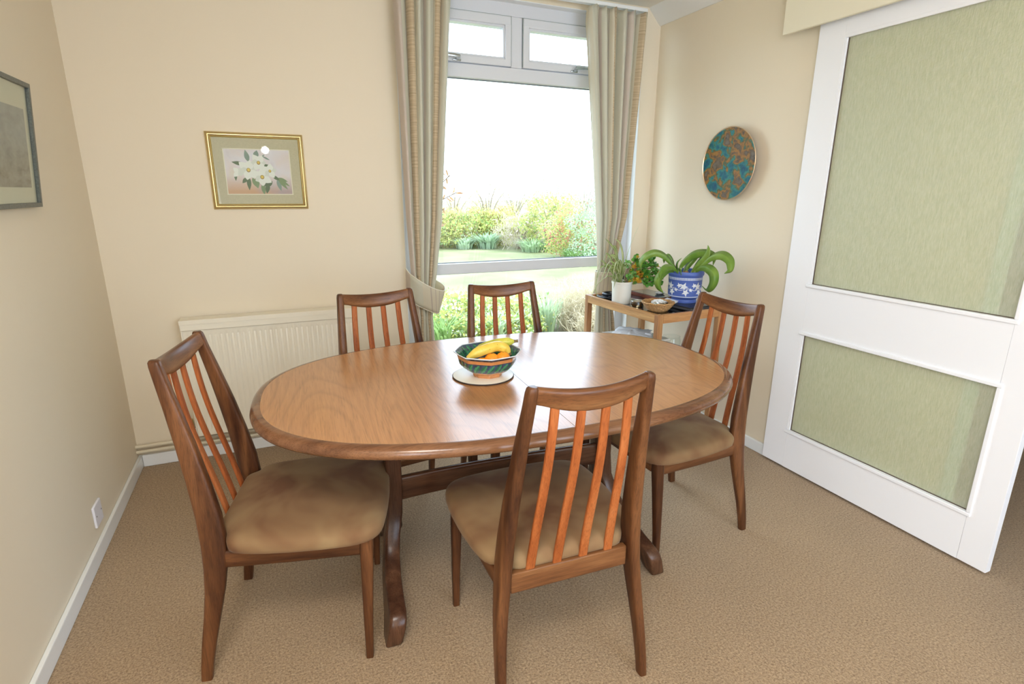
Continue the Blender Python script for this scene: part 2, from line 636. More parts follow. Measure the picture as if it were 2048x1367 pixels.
def smooth_path(pts, k=6):
    """Catmull-Rom through pts"""
    P = [Vector(p) for p in pts]
    P = [P[0] * 2 - P[1]] + P + [P[-1] * 2 - P[-2]]
    out = []
    for i in range(1, len(P) - 2):
        for j in range(k):
            t = j / k
            a, b, c_, d = P[i - 1], P[i], P[i + 1], P[i + 2]
            out.append(0.5 * ((2 * b) + (c_ - a) * t + (2 * a - 5 * b + 4 * c_ - d) * t * t + (3 * b - a - 3 * c_ + d) * t ** 3))
    out.append(P[-2])
    return out


# ------------------------------------------------------------------ the room
W = 3.011
H = 2.40
DX = W - 0.0342          # front face of the sliding door
T = 0.12
YR = -5.2                # rear wall
structure(MB().box(-0.3, 6.0, YR - 0.2, 0.12, -0.06, 0.0).build('floor', M['carpet'], smooth=False), 'beige looped pile carpet')
structure(MB().box(-T, 6.0, YR - 0.2, 0.30, H, H + 0.1).build('ceiling', M['ceiling'], smooth=False))
structure(MB().box(-T, 0, YR - 0.2, -5.12, -0.06, H).box(-T, 0, -3.58, 0.30, -0.06, H).box(-T, 0, -5.12, -3.58, -0.06, 0.58).box(-T, 0, -5.12, -3.58, 2.12, H).build('wall_left', M['wall'], smooth=False))  # the opening towards the rear is added for the side fill
WX0, WX1, WZ0, WZ1 = 1.392, 2.891, 0.10, 2.336
bw = MB()
bw.box(0, WX0, 0, 0.28, -0.06, H).box(WX1, 6.0, 0, 0.28, -0.06, H).box(WX0, WX1, 0, 0.28, WZ1, H).box(WX0, WX1, 0, 0.28, -0.06, WZ0)
structure(bw.build('wall_back', M['wall'], smooth=False))
OY = -1.985               # where the right wall ends and the opening begins
structure(MB().box(W, W + T, OY, 0, 0, H).box(W, W + T, YR, -3.10, 0, H).box(W, W + T, -3.10, OY, 2.06, H).build('wall_right', M['wall'], smooth=False))
structure(MB().box(W - 0.0004, W + T + 0.001, OY - 0.018, OY - 0.0003, 0, 2.06).build('trim_3', plain('brown_grey_jamb', (0.20, 0.165, 0.13), 0.6, noise=0.2)), 'brown grey jamb of the doorway seen through the obscure glass')
structure(MB().box(W - 0.012, W - 0.0005, OY - 0.016, OY + 0.030, 0, 2.06, 0.002)
          .build('trim_1', plain('pale_blue_white_trim', (0.66, 0.76, 0.80), 0.5)), 'white painted lining of the doorway behind the sliding door')
# rear wall with a wide opening added for the rear fill
structure(MB().box(-T, 1.35, YR - 0.15, YR, 0, H).box(3.6, 6.0, YR - 0.15, YR, 0, H).box(1.35, 3.6, YR - 0.15, YR, 0, 0.35)
          .box(1.35, 3.6, YR - 0.15, YR, 2.35, H).build('wall_rear', M['wall'], smooth=False))
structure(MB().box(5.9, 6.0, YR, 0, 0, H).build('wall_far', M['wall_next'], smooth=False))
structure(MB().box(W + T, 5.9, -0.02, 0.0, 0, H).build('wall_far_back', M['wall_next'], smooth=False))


def skirting(name, pts, h=0.062, t=0.016):
    m = MB()
    for x0, x1, y0, y1 in pts:
        m.box(x0, x1, y0, y1, 0, h, 0.004)
    return structure(m.build(name, M['gloss_white']))


skirting('baseboard_left', [(0, 0.016, YR, -0.0005)])
skirting('baseboard_back', [(0.0165, WX0, -0.016, 0)])
skirting('baseboard_back_right', [(WX1, W - 0.0165, -0.016, 0)])
skirting('baseboard_right', [(W - 0.016, W, -1.16, -0.0165)])

# cornice on the right wall: slanted plaster cove
prof = [(W, H - 0.089), (W, H), (W - 0.092, H), (W - 0.085, H - 0.012), (W - 0.018, H - 0.080), (W - 0.008, H - 0.089)]
m = MB()
n = len(prof)
for y in (0.0, YR):
    m.v += [(x, y, z) for x, z in prof]
for i in range(n):
    m.f.append([i, (i + 1) % n, n + (i + 1) % n, n + i])
    m.mi.append(0)
m.f += [list(range(n)), list(range(n, 2 * n))[::-1]]
m.mi += [0, 0]
structure(m.build('trim_2', M['cornice'], sharp=20), 'pale plaster cornice above the right wall')

# ------------------------------------------------------------------ window
YW = 0.054      # room face of the window frame


def build_window():
    root = bpy.data.objects.new('window_1', None)
    C.objects.link(root)
    root['kind'] = 'structure'
    root['label'] = 'tall white framed window with two small top openers'
    d0, d1 = YW, YW + 0.07
    f = MB()
    zt = WZ1
    jl, jr = WX0 + 0.066, WX1 - 0.066
    f.box(WX0, jl, d0, d1, WZ0, zt, 0.004)
    f.box(jr, WX1, d0, d1, WZ0, zt, 0.004)
    f.box(jl, jr, d0, d1, 2.268, zt, 0.004)
    f.box(jl, jr, d0, d1, 1.942, 2.012, 0.004)
    f.box(jl, jr, d0 - 0.004, d1, 0.872, 0.935, 0.006)
    f.box(jl, jr, d0, d1, WZ0, WZ0 + 0.06, 0.004)
    f.box(2.049, 2.117, d0, d1, 2.012, 2.268, 0.004)
    f.build('window_frame', M['upvc'], root)
    # fixed panes
    MB().box(jl - 0.005, jr + 0.005, d0 + 0.035, d0 + 0.040, 0.93, 1.947).build('window_pane', M['glass'], root, smooth=False)
    MB().box(jl - 0.005, jr + 0.005, d0 + 0.035, d0 + 0.040, WZ0 + 0.055, 0.877).build('window_pane', M['glass'], root, smooth=False)
    g = MB()
    for z0, z1 in ((0.935, 1.942), (WZ0 + 0.06, 0.872)):
        t = 0.004
        g.box(jl, jr, d0 + 0.028, d0 + 0.034, z1 - t, z1).box(jl, jr, d0 + 0.028, d0 + 0.034, z0, z0 + t)
        g.box(jl, jl + t, d0 + 0.028, d0 + 0.034, z0, z1).box(jr - t, jr, d0 + 0.028, d0 + 0.034, z0, z1)
    g.build('glazing_gasket', M['gasket'], root, smooth=False)
    for x0, x1, hx, hd in ((jl, 2.049, 1.728, -1), (2.117, jr, 2.445, 1)):
        s = MB()
        w = 0.052
        e = 0.003
        y0, y1 = d0 - 0.012, d0 + 0.05
        # mitred sash with a sloping inner bead
        for (a0, a1, b0, b1) in ((x0 + e, x1 - e, 2.012 + e, 2.012 + w - 0.012), (x0 + e, x1 - e, 2.268 - w + 0.004, 2.268 - e)):
            s.box(a0, a1, y0, y1, b0, b1, 0.005)
        s.box(x0 + e, x0 + w - 0.014, y0 + 0.0004, y1, 2.045, 2.225, 0.003)
        s.box(x1 - w + 0.014, x1 - e, y0 + 0.0004, y1, 2.045, 2.225, 0.003)
        bead = 0.010
        zi0, zi1 = 2.012 + w - 0.012, 2.268 - w + 0.004
        xi0, xi1 = x0 + w - 0.014, x1 - w + 0.014
        for a0, a1, b0, b1 in ((xi0, xi1, zi0 - 0.002, zi0 + bead), (xi0, xi1, zi1 - bead, zi1 + 0.002), (xi0 - 0.002, xi0 + bead, zi0 + bead - 0.001, zi1 - bead + 0.001), (xi1 - bead, xi1 + 0.002, zi0 + bead - 0.001, zi1 - bead + 0.001)):
            s.box(a0, a1, y0 + 0.010, y1, b0, b1, 0.003)
        sash = s.build('opening_sash', M['upvc'], root)
        MB().box(xi0, xi1, d0 + 0.020, d0 + 0.025, zi0, zi1).build('window_pane', M['glass'], sash, smooth=False)
        g = MB()
        t = 0.008
        g.box(xi0, xi1, d0 + 0.012, d0 + 0.018, zi1 - t, zi1).box(xi1 - t, xi1, d0 + 0.012, d0 + 0.018, zi0, zi1)
        g.box(xi0, xi0 + t, d0 + 0.012, d0 + 0.018, zi0, zi1)
        g.build('glazing_gasket', M['gasket'], sash, smooth=False)
        # shadow gap round the sash, put in as grey strips
        g = MB()
        g.box(x0, x1, y0 + 0.004, d0 - 0.001, 2.268 - 0.004, 2.268 - 0.001).box(x1 - 0.003 if hd < 0 else x0, x1 if hd < 0 else x0 + 0.003, y0 + 0.004, d0 - 0.001, 2.02, 2.266)
        g.build('sash_shadow_gap', plain('sash_gap', (0.30, 0.34, 0.33), rough=0.6), sash, smooth=False)
        # handle
        h = MB()
        h.box(hx - 0.022, hx + 0.022, y0 - 0.010, y0, 2.015, 2.028, 0.004)
        h.loft([((hx, y0 - 0.008, 2.024), (0.010, 0, 0), (0, 0, 0.006)), ((hx, y0 - 0.030, 2.030), (0.011, 0, 0), (0, 0.0, 0.007))], 12, 3)
        e2 = hx + hd * 0.085
        h.loft([((hx - hd * 0.008, y0 - 0.034, 2.034), (0, 0.006, 0), (0, 0, 0.009)), ((hx + hd * 0.03, y0 - 0.038, 2.036), (0, 0.006, 0), (0, 0, 0.009)),
                ((e2, y0 - 0.034, 2.036), (0, 0.004, 0), (0, 0, 0.005))], 12, 3)
        h.build('window_handle', M['chrome'], sash)
    MB().box(WX0, WX1, -0.004, YW, WZ0 - 0.02, WZ0, 0.004).build('window_sill', M['gloss_white'], root)
    # reveal lining left and right, plaster painted white
    MB().box(WX1 - 0.004, WX1 - 0.0005, 0.0, YW, WZ0, WZ1).box(WX0 + 0.0005, WX0 + 0.004, 0.0, YW, WZ0, WZ1).box(WX0, WX1, 0.0, YW, WZ1 - 0.004, WZ1 - 0.0005) \
        .build('window_reveal', M['gloss_white'], root, smooth=False)
    return root


build_window()

# curtain track under the ceiling
rail = MB().box(1.34, 2.840, -0.100, -0.066, 2.340, 2.360, 0.003).box(1.40, 1.42, -0.067, -0.0015, 2.343, 2.353).box(2.10, 2.12, -0.067, -0.0015, 2.343, 2.353).box(2.80, 2.82, -0.067, -0.0015, 2.343, 2.353)
tag(rail.build('curtain_track', M['gloss_white']), 'white curtain track running under the ceiling above the window', 'curtain track')


# ------------------------------------------------------------------ curtains
def curtain(name, label, zs, xl, xr, ys, amps, nf, phase, u0, tie):
    root = thing(name, label, 'curtain', ((xl[0] + xr[0]) / 2, -0.10, 0.02), 0, 'striped curtains at the window')
    ox, oy, oz = root.location
    NU, NZ = 260, 150
    ztop, zbot = 2.332, 0.02
    verts, uvs = [], []
    for j in range(NZ + 1):
        t = j / NZ
        z = lerp(ztop, zbot, t ** 0.85)
        a, b, yc, am = interp(z, zs, xl), interp(z, zs, xr), interp(z, zs, ys), interp(z, zs, amps)
        head = max(0.0, (z - 2.28) / 0.08)
        for i in range(NU + 1):
            u = i / NU
            ph = 2 * PI * nf * (u + 0.018 * math.sin(5.1 * u * PI + phase)) + phase
            # pinch pleats at the heading: triplets of tight folds
            w = math.sin(ph) + 0.28 * math.sin(2 * ph + 0.9 + 0.8 * z) + 0.12 * math.sin(3.3 * ph + 2.2 * z)
            y = yc + am * w * (1 - 0.35 * min(head, 1)) + 0.006 * math.sin(2 * PI * nf * 3 * u) * min(head, 1)
            x = lerp(a, b, u) + 0.4 * am * math.cos(ph) * (1 if 0.02 < u < 0.98 else 0)
            z2 = z + (0.010 * math.cos(ph) if j == 0 else 0)
            verts.append((x - ox, y - oy, z2 - oz))
            uvs.append((u0 + u, z))
    faces = [[j * (NU + 1) + i, j * (NU + 1) + i + 1, (j + 1) * (NU + 1) + i + 1, (j + 1) * (NU + 1) + i] for j in range(NZ) for i in range(NU)]
    me = bpy.data.meshes.new('curtain_panel')
    me.from_pydata(verts, [], faces)
    uvl = me.uv_layers.new(name='UVMap')
    li = np.zeros(len(me.loops), dtype=np.int32)
    me.loops.foreach_get('vertex_index', li)
    uvl.data.foreach_set('uv', np.array(uvs, dtype=np.float32)[li].ravel())
    me.materials.append(M['curtain'])
    me.polygons.foreach_set('use_smooth', [True] * len(me.polygons))
    o = bpy.data.objects.new('curtain_panel', me)
    C.objects.link(o)
    o.parent = root
    so = o.modifiers.new('thickness', 'SOLIDIFY')
    so.thickness = 0.0018
    # tieback: band swept round the curtain; path of (x,y,ztop,zbot)
    tp = smooth_path([(p[0], p[1], p[2]) for p in tie], 8)
    bp_ = smooth_path([(p[0] + (p[4] if len(p) > 4 else 0), p[1] + 0.012, p[3]) for p in tie], 8)
    K = 6
    v, f, uv = [], [], []
    for i, (a, b) in enumerate(zip(tp, bp_)):
        for k in range(K + 1):
            q = a.lerp(b, k / K)
            v.append((q.x - ox, q.y - oy - 0.004 * math.sin(PI * k / K), q.z - oz))
            uv.append((i / (len(tp) - 1), k / K))
    for i in range(len(tp) - 1):
        for k in range(K):
            f.append([i * (K + 1) + k, (i + 1) * (K + 1) + k, (i + 1) * (K + 1) + k + 1, i * (K + 1) + k + 1])
    me = bpy.data.meshes.new('tieback')
    me.from_pydata(v, [], f)
    uvl = me.uv_layers.new(name='UVMap')
    li = np.zeros(len(me.loops), dtype=np.int32)
    me.loops.foreach_get('vertex_index', li)
    uvl.data.foreach_set('uv', np.array(uv, dtype=np.float32)[li].ravel())
    me.materials.append(M['tieback'])
    me.polygons.foreach_set('use_smooth', [True] * len(me.polygons))
    tb = bpy.data.objects.new('tieback', me)
    C.objects.link(tb)
    tb.parent = root
    so = tb.modifiers.new('thickness', 'SOLIDIFY')
    so.thickness = 0.004
    so.offset = 0
    pp = MB()
    for pth in (tp, bp_):
        pp.tube([(q.x - ox, q.y - oy, q.z - oz) for q in pth], 0.003, 6)
    pp.build('piping', M['piping'], tb)
    return root


ZS = [0.02, 0.45, 0.66, 0.78, 0.90, 1.2, 2.25, 2.37]
curtain('curtain', 'striped cream curtain left of the window beside the gold framed painting', ZS,
        [1.40, 1.41, 1.425, 1.42, 1.40, 1.388, 1.372, 1.366], [1.525, 1.515, 1.505, 1.512, 1.535, 1.572, 1.648, 1.672],
        [-0.095] * 4 + [-0.100, -0.10, -0.10, -0.10], [0.020, 0.017, 0.013, 0.012, 0.014, 0.021, 0.030, 0.018], 6, 0.4, 0.954,
        [(1.390, -0.010, 0.930, 0.80), (1.388, -0.100, 0.915, 0.775), (1.415, -0.150, 0.890, 0.745), (1.465, -0.172, 0.855, 0.712, 0.01), (1.520, -0.172, 0.828, 0.695, 0.0),
         (1.568, -0.145, 0.815, 0.70, -0.03), (1.580, -0.095, 0.835, 0.725, -0.035), (1.545, -0.045, 0.862, 0.755, -0.02), (1.47, -0.012, 0.89, 0.78, 0)])
curtain('curtain', 'striped cream curtain right of the window, above the plant table', ZS,
        [2.56, 2.585, 2.59, 2.59, 2.586, 2.558, 2.447, 2.442], [2.76, 2.735, 2.705, 2.70, 2.71, 2.765, 2.832, 2.840],
        [-0.09] * 5 + [-0.10, -0.10, -0.10], [0.018, 0.015, 0.012, 0.012, 0.014, 0.024, 0.030, 0.018], 6, 1.9, 0.827,
        [(2.885, -0.010, 0.87, 0.73), (2.80, -0.065, 0.865, 0.725), (2.70, -0.130, 0.860, 0.715), (2.630, -0.135, 0.857, 0.71),
         (2.583, -0.105, 0.858, 0.715), (2.588, -0.060, 0.862, 0.72), (2.66, -0.030, 0.865, 0.73), (2.78, -0.012, 0.868, 0.735)])


# ------------------------------------------------------------------ radiator
def radiator():
    root = thing('radiator', 'cream panel radiator with top grille on the wall behind the dining chairs', 'radiator', (0.68, 0, 0.15))
    x0, x1 = -0.395, 0.395
    h = 0.595
    m = MB()
    # panel with shallow vertical ribs
    nx = 4 * 32
    ring = []
    for i in range(nx + 1):
        x = lerp(x0, x1, i / nx)
        ph = (i % 4)
        ring.append((x, -0.088 + (0.0 if ph in (0, 1) else 0.0035)))
    o = 0
    zz = [0.0, 0.022, 0.030, 0.515, 0.523, 0.545]
    for z in zz:
        for x, y in ring:
            m.v.append((x, y if 0.025 < z < 0.52 else -0.0885, z))
    for j in range(len(zz) - 1):
        for i in range(nx):
            m.f.append([j * (nx + 1) + i, j * (nx + 1) + i + 1, (j + 1) * (nx + 1) + i + 1, (j + 1) * (nx + 1) + i])
            m.mi.append(0)
    m.box(x0, x1, -0.0850, -0.070, 0.0, 0.545, 0.003)
    m.build('front_panel', M['radiator'], root, sharp=60, fix=False)
    MB().box(x0, x1, -0.035, -0.022, 0.0, 0.54, 0.003).build('rear_panel', M['radiator'], root)
    g = MB().box(x0 - 0.008, x1 + 0.004, -0.099, -0.012, 0.545, 0.597, 0.004)
    g.box(x0 - 0.008, x1 + 0.004, -0.101, -0.098, 0.575, 0.597, 0.001)
    g.build('top_grille', M['radiator'], root)
    MB().box(x0 - 0.006, x0, -0.095, -0.012, 0.0, 0.56, 0.002).build('end_panel', M['radiator'], root)
    MB().box(x1, x1 + 0.004, -0.095, -0.012, 0.0, 0.56, 0.002).build('end_panel', M['radiator'], root)
    v = MB()
    v.tube([(x0 - 0.035, -0.055, 0.03), (x0 - 0.002, -0.055, 0.03)], 0.010, 12)
    v.tube([(x0 - 0.03, -0.055, -0.035), (x0 - 0.03, -0.055, 0.05)], 0.011, 12)
    v.build('valve', M['chrome'], root)
    MB().tube([(x0 - 0.03, -0.055, 0.05), (x0 - 0.03, -0.055, 0.085)], [0.014, 0.012], 14).build('valve_cap', M['brass'], root)
    MB().tube([(x0 - 0.03, -0.055, -0.035), (x0 - 0.03, -0.05, -0.055), (x0 - 0.03, -0.03, -0.062)], 0.0075, 10).build('tail_pipe', M['pipe'], root)
    MB().box(-0.3, -0.28, -0.022, -0.0015, 0.1, 0.5).build('bracket', M['radiator'], root)
    MB().box(0.28, 0.30, -0.022, -0.0015, 0.1, 0.5).build('bracket', M['radiator'], root)
    return root


radiator()
for z, lab in ((0.116, 'upper cream painted heating pipe above the skirting board'), (0.088, 'lower cream painted heating pipe resting just over the skirting board')):
    tag(MB().tube([(0.0, -0.026, z), (0.6, -0.026, z), (1.38, -0.026, z)], 0.0085, 12).build('heating_pipe', M['pipe']), lab, 'pipe', 'heating pipes along the back wall')

# ------------------------------------------------------------------ blank socket plate
so = thing('wall_socket_plate', 'small white blank plate low on the left wall', 'socket', (0.0, -0.712, 0.152))
MB().box(0, 0.009, -0.043, 0.043, -0.043, 0.043, 0.003).build('plate', M['socket'], so)
MB().tube([(0.008, -0.03, 0), (0.0098, -0.03, 0)], 0.003, 10).build('screw', M['chrome'], so)
MB().tube([(0.008, 0.03, 0), (0.0098, 0.03, 0)], 0.003, 10).build('screw', M['chrome'], so)


# ------------------------------------------------------------------ sliding door
def sliding_door():
    root = bpy.data.objects.new('door_1', None)
    C.objects.link(root)
    root['kind'] = 'structure'
    root['label'] = 'white sliding door with two obscure glass panels in front of the right wall'
    x0, x1 = DX, W - 0.0165 + 0.012
    x1 = DX + 0.0325
    yl, yr = -1.151, -2.163
    zb, zt = 0.012, 2.07
    gy0, gy1 = -2.068, -1.279          # glass, y from right to left
    f = MB()
    f.box(x0, x1, gy1, yl, zb, zt, 0.002)
    f.box(x0, x1, yr, gy0, zb, zt, 0.002)
    f.box(x0, x1, gy0, gy1, zb, 0.207, 0.0)
    f.box(x0, x1, gy0, gy1, 0.700, 0.934, 0.0)
    f.box(x0, x1, gy0, gy1, 1.972, zt, 0.0)
    f.build('door_frame', M['door_white'], root)
    for z0, z1 in ((0.207, 0.700), (0.934, 1.972)):
        MB().box(x0 + 0.013, x0 + 0.018, gy0, gy1, z0, z1).build('glass_panel', M['obscure'], root, smooth=False)
        b = MB()
        w, o = 0.013, 0.012
        # raised bead: projects from the door face, overlapping the frame
        for a0, a1, c0, c1 in ((gy0 - o, gy1 + o, z0 - o, z0 + w * 0.25), (gy0 - o, gy1 + o, z1 - w * 0.25, z1 + o), (gy0 - o, gy0 + w * 0.25, z0 + w * 0.25, z1 - (w * 0.25 if z1 < 1.5 else 0.012)), (gy1 - w * 0.25, gy1 + o, z0, z1)):
            if abs(c1 - z1 - o) < 1e-6 and z1 > 1.5:
                b.box(x0 + 0.0005, x0 + 0.012, a0 + o, a1 - o, z1 - 0.012, z1 + 0.001, 0.0015)
            elif a1 > gy1 and a0 > gy0:
                b.box(x0 + 0.0009, x0 + 0.012, gy1 - 0.008, gy1, z0 + w * 0.25, z1 - (w * 0.25 if z1 < 1.5 else 0.012), 0.0015)
            else:
                b.box(x0 - 0.008, x0 + 0.012, a0, a1, c0, c1, 0.003)
        b.build('glazing_bead', M['door_white'], root)
        g = MB()
        g.box(x0 + 0.010, x0 + 0.0132, gy0, gy1, z1 - 0.0075, z1).box(x0 + 0.010, x0 + 0.0132, gy1 - 0.012, gy1 - 0.008, z0, z1).box(x0 + 0.0115, x0 + 0.0132, gy0, gy1, z0, z0 + 0.006)
        g.build('glazing_strip', plain('putty_strip', (0.10, 0.07, 0.05), rough=0.6), root, smooth=False)
    return root


sliding_door()
pm = thing('door_track_pelmet', 'cream boxed pelmet hiding the track above the sliding door', 'pelmet', (W - 0.04, -2.0, 2.026))
MB().box(-0.045, -0.030, -1.10, 1.0, 0, 0.24, 0.002).build('fascia', M['pelmet'], pm)
MB().box(-0.030, 0.0385, -1.10, 1.0, 0.225, 0.24, 0.001).build('top_board', M['pelmet'], pm)
MB().box(-0.012, 0.030, -1.10, 0.95, 0.045, 0.10, 0.001).build('door_track', M['chrome'], pm)


# ------------------------------------------------------------------ pictures
def frame_prism(m, w, h, prof, mi=0):
    """mitred moulding round w x h (outer), prof = list of (inset, depth) ; picture in xz plane facing -y"""
    n = len(prof)
    o = len(m.v)
    for cx_, cz_ in ((-1, -1), (1, -1), (1, 1), (-1, 1)):
        for ins, dep in prof:
            m.v.append((cx_ * (w / 2 - ins), -dep, cz_ * (h / 2 - ins)))
    for k in range(4):
        k2 = (k + 1) % 4
        for i in range(n - 1):
            m.f.append([o + k * n + i, o + k2 * n + i, o + k2 * n + i + 1, o + k * n + i + 1])
            m.mi.append(mi)


def paint_wash():
    m, nt, b = new_mat('watercolour_wash')
    v = coords(nt)
    n = nd(nt, 'ShaderNodeTexNoise', Scale=9.0, Detail=3.0, Distortion=0.5)
    lk(nt, v, n.inputs['Vector'])
    n2 = nd(nt, 'ShaderNodeTexNoise', Scale=7.0, Detail=2.0)
    mp = coords(nt)
    ad = nt.nodes.new('ShaderNodeVectorMath')
    ad.inputs[1].default_value = (3.1, 2.2, 5.7)
    lk(nt, mp, ad.inputs[0])
    lk(nt, ad.outputs[0], n2.inputs['Vector'])
    c1 = ramp(nt, n.outputs['Fac'], [(0.28, (0.55, 0.50, 0.62)), (0.42, (0.72, 0.68, 0.74)), (0.55, (0.74, 0.62, 0.62)), (0.66, (0.74, 0.66, 0.50)), (0.78, (0.72, 0.45, 0.36))])
    c2 = ramp(nt, n2.outputs['Fac'], [(0.35, (0.78, 0.76, 0.80)), (0.65, (0.70, 0.58, 0.52))])
    mx = nd(nt, 'ShaderNodeMix', data_type='RGBA')
    mx.inputs['Factor'].default_value = 0.45
    lk(nt, c1, mx.inputs[6])
    lk(nt, c2, mx.inputs[7])
    # lilac and brown towards the bottom of the sheet, as painted
    sp_ = nt.nodes.new('ShaderNodeSeparateXYZ')
    lk(nt, coords(nt), sp_.inputs[0])
    mr = nd(nt, 'ShaderNodeMapRange')
    mr.inputs['From Min'].default_value = -0.02
    mr.inputs['From Max'].default_value = -0.09
    lk(nt, sp_.outputs['Z'], mr.inputs['Value'])
    c3 = ramp(nt, n2.outputs['Fac'], [(0.35, (0.36, 0.33, 0.42)), (0.6, (0.60, 0.36, 0.22))])
    mx2 = nd(nt, 'ShaderNodeMix', data_type='RGBA')
    lk(nt, mr.outputs[0], mx2.inputs['Factor'])
    lk(nt, mx.outputs[2], mx2.inputs[6])
    lk(nt, c3, mx2.inputs[7])
    lk(nt, mx2.outputs[2], b.inputs['Base Color'])
    b.inputs['Roughness'].default_value = 0.9
    return m


def gold_picture():
    w, h = 0.424, 0.350
    root = thing('framed_painting', 'gold framed watercolour of white flowers with a sage mount on the back wall', 'painting', (0.6975, 0, 1.4315))
    f = MB()
    frame_prism(f, w, h, [(0.0, 0.0), (0.0, 0.012), (0.002, 0.014)], 0)
    frame_prism(f, w, h, [(0.002, 0.014), (0.007, 0.0165)], 1)
    frame_prism(f, w, h, [(0.007, 0.0165), (0.010, 0.019), (0.013, 0.0185), (0.0155, 0.015)], 0)
    frame_prism(f, w, h, [(0.0155, 0.015), (0.017, 0.0145)], 2)
    frame_prism(f, w, h, [(0.017, 0.0145), (0.0195, 0.016), (0.0225, 0.012), (0.024, 0.009)], 0)
    gold = plain('gilt', (0.86, 0.68, 0.32), rough=0.28, metal=1.0)
    old = plain('dull_gilt_edge', (0.40, 0.29, 0.13), rough=0.45, metal=0.7)
    drk = plain('dark_gilt_groove', (0.12, 0.08, 0.03), rough=0.5)
    f.build('picture_frame', [gold, old, drk], root, sharp=50)
    sage = plain('sage_mount', (0.52, 0.46, 0.31), rough=0.9, noise=0.06, nscale=200)
    cream = plain('mount_bevel', (0.78, 0.72, 0.58), rough=0.8)
    mo = MB()
    W2, H2 = w / 2 - 0.022, h / 2 - 0.022
    ix, iz0, iz1 = 0.1465, -0.1065, 0.1015
    iz0, iz1 = -0.108, 0.104
    # mount as four boards round the opening
    mo.box(-W2, W2, -0.007, -0.005, iz1, H2).box(-W2, W2, -0.007, -0.005, -H2, iz0).box(-W2, -ix, -0.007, -0.005, iz0, iz1).box(ix, W2, -0.007, -0.005, iz0, iz1)
    mo.box(-ix - 0.001, ix + 0.001, -0.0072, -0.005, iz1 - 0.004, iz1, mi=1).box(-ix - 0.001, ix + 0.001, -0.0072, -0.005, iz0, iz0 + 0.004, mi=1)
    mo.box(-ix, -ix + 0.004, -0.0072, -0.005, iz0, iz1, mi=1).box(ix - 0.004, ix, -0.0072, -0.005, iz0, iz1, mi=1)
    mo.build('mount', [sage, cream], root, smooth=False)
    p = MB()
    p.box(-ix, ix, -0.005, -0.003, iz0, iz1, mi=0)
    lay = [0]

    def poly(pts, mi):
        lay[0] += 1
        y = -0.00502 - 0.000012 * lay[0]
        p.add([(a, y, b) for a, b in pts], [list(range(len(pts)))], mi)

    def leafp(x, z, L_, wd, ang, mi):
        ca, sa = math.cos(ang), math.sin(ang)
        pts = []
        for i in range(9):
            t = i / 8
            pts.append((t * L_, wd * math.sin(PI * t ** 0.85)))
        for i in range(7, 0, -1):
            t = i / 8
            pts.append((t * L_, -wd * math.sin(PI * t ** 0.85)))
        poly([(x + ca * a - sa * b, z + sa * a + ca * b) for a, b in pts], mi)

    S = 1 / 1 * 0.293 / 900.0     # sheet units from a 900-wide drawing
    def XY(px, py):
        return ((px - 925) * S, -(py - 700) * S * 0.98)
    leaves = [(800, 560, 0.055, 0.011, 1.75, 3), (900, 500, 0.035, 0.012, 1.3, 3), (740, 600, 0.055, 0.009, 2.95, 2), (610, 700, 0.045, 0.007, -1.6, 2),
              (780, 770, 0.065, 0.010, -1.6, 2), (760, 790, 0.035, 0.009, -2.3, 2), (830, 790, 0.050, 0.010, -1.2, 4), (880, 790, 0.050, 0.011, -1.5, 4), (960, 870, 0.055, 0.010, -1.5, 4),
              (1040, 870, 0.050, 0.010, -1.8, 2), (1100, 840, 0.045, 0.013, -2.6, 2), (1170, 800, 0.060, 0.010, -1.35, 3), (1180, 800, 0.065, 0.008, -0.9, 4),
              (1190, 800, 0.060, 0.007, -0.65, 4), (1170, 790, 0.050, 0.008, -0.35, 4), (1000, 640, 0.025, 0.010, 0.6, 2), (930, 690, 0.03, 0.008, -1.6, 2),
              (1000, 480, 0.035, 0.004, -0.5, 3), (960, 510, 0.03, 0.004, 0.7, 3), (1110, 760, 0.035, 0.008, -0.6, 2)]
    for px, py, L_, wd, a, mi in leaves:
        x, z = XY(px, py)
        leafp(x, z, L_, wd, a, mi)
    flowers = [(790, 680, 0.045, 6, 0.3, 0.010), (935, 572, 0.037, 6, 0.0, 0.009), (965, 780, 0.040, 6, 0.5, 0.010), (1078, 690, 0.034, 5, 0.2, 0.007), (650, 710, 0.026, 4, 0.8, 0.0)]
    for px, py, R_, np_, a0, rc in flowers:
        x, z = XY(px, py)
        R_ *= 1.14
        for k in range(np_):
            a = a0 + 2 * PI * k / np_
            leafp(x, z, R_ * (0.92 + 0.12 * ((k * 7) % 3 - 1)), R_ * 0.36, a, 5 if k % 3 else 6)
        if rc:
            poly([(x + rc * math.cos(t) * 0.9, z + rc * math.sin(t)) for t in np.linspace(0, 2 * PI, 14, endpoint=False)], 8)
            poly([(x + rc * 0.72 * math.cos(t) * 0.9, z + 0.001 + rc * 0.72 * math.sin(t)) for t in np.linspace(0, 2 * PI, 14, endpoint=False)], 7)
    p.build('painting_sheet', [paint_wash(), sage, plain('paint_dark_green', (0.10, 0.15, 0.08), 0.9), plain('paint_grey_green', (0.22, 0.30, 0.25), 0.9),
                               plain('paint_leaf_green', (0.20, 0.28, 0.14), 0.9), plain('paint_white', (0.80, 0.80, 0.74), 0.9), plain('paint_pale', (0.68, 0.69, 0.62), 0.9),
                               plain('paint_yellow', (0.72, 0.52, 0.10), 0.9), plain('paint_ochre', (0.30, 0.18, 0.04), 0.9)], root, smooth=False, fix=False)
    MB().box(-W2, W2, -0.0102, -0.0090, -H2, H2).build('picture_glass', M['glass_thin'], root, smooth=False)
    return root


gold_picture()


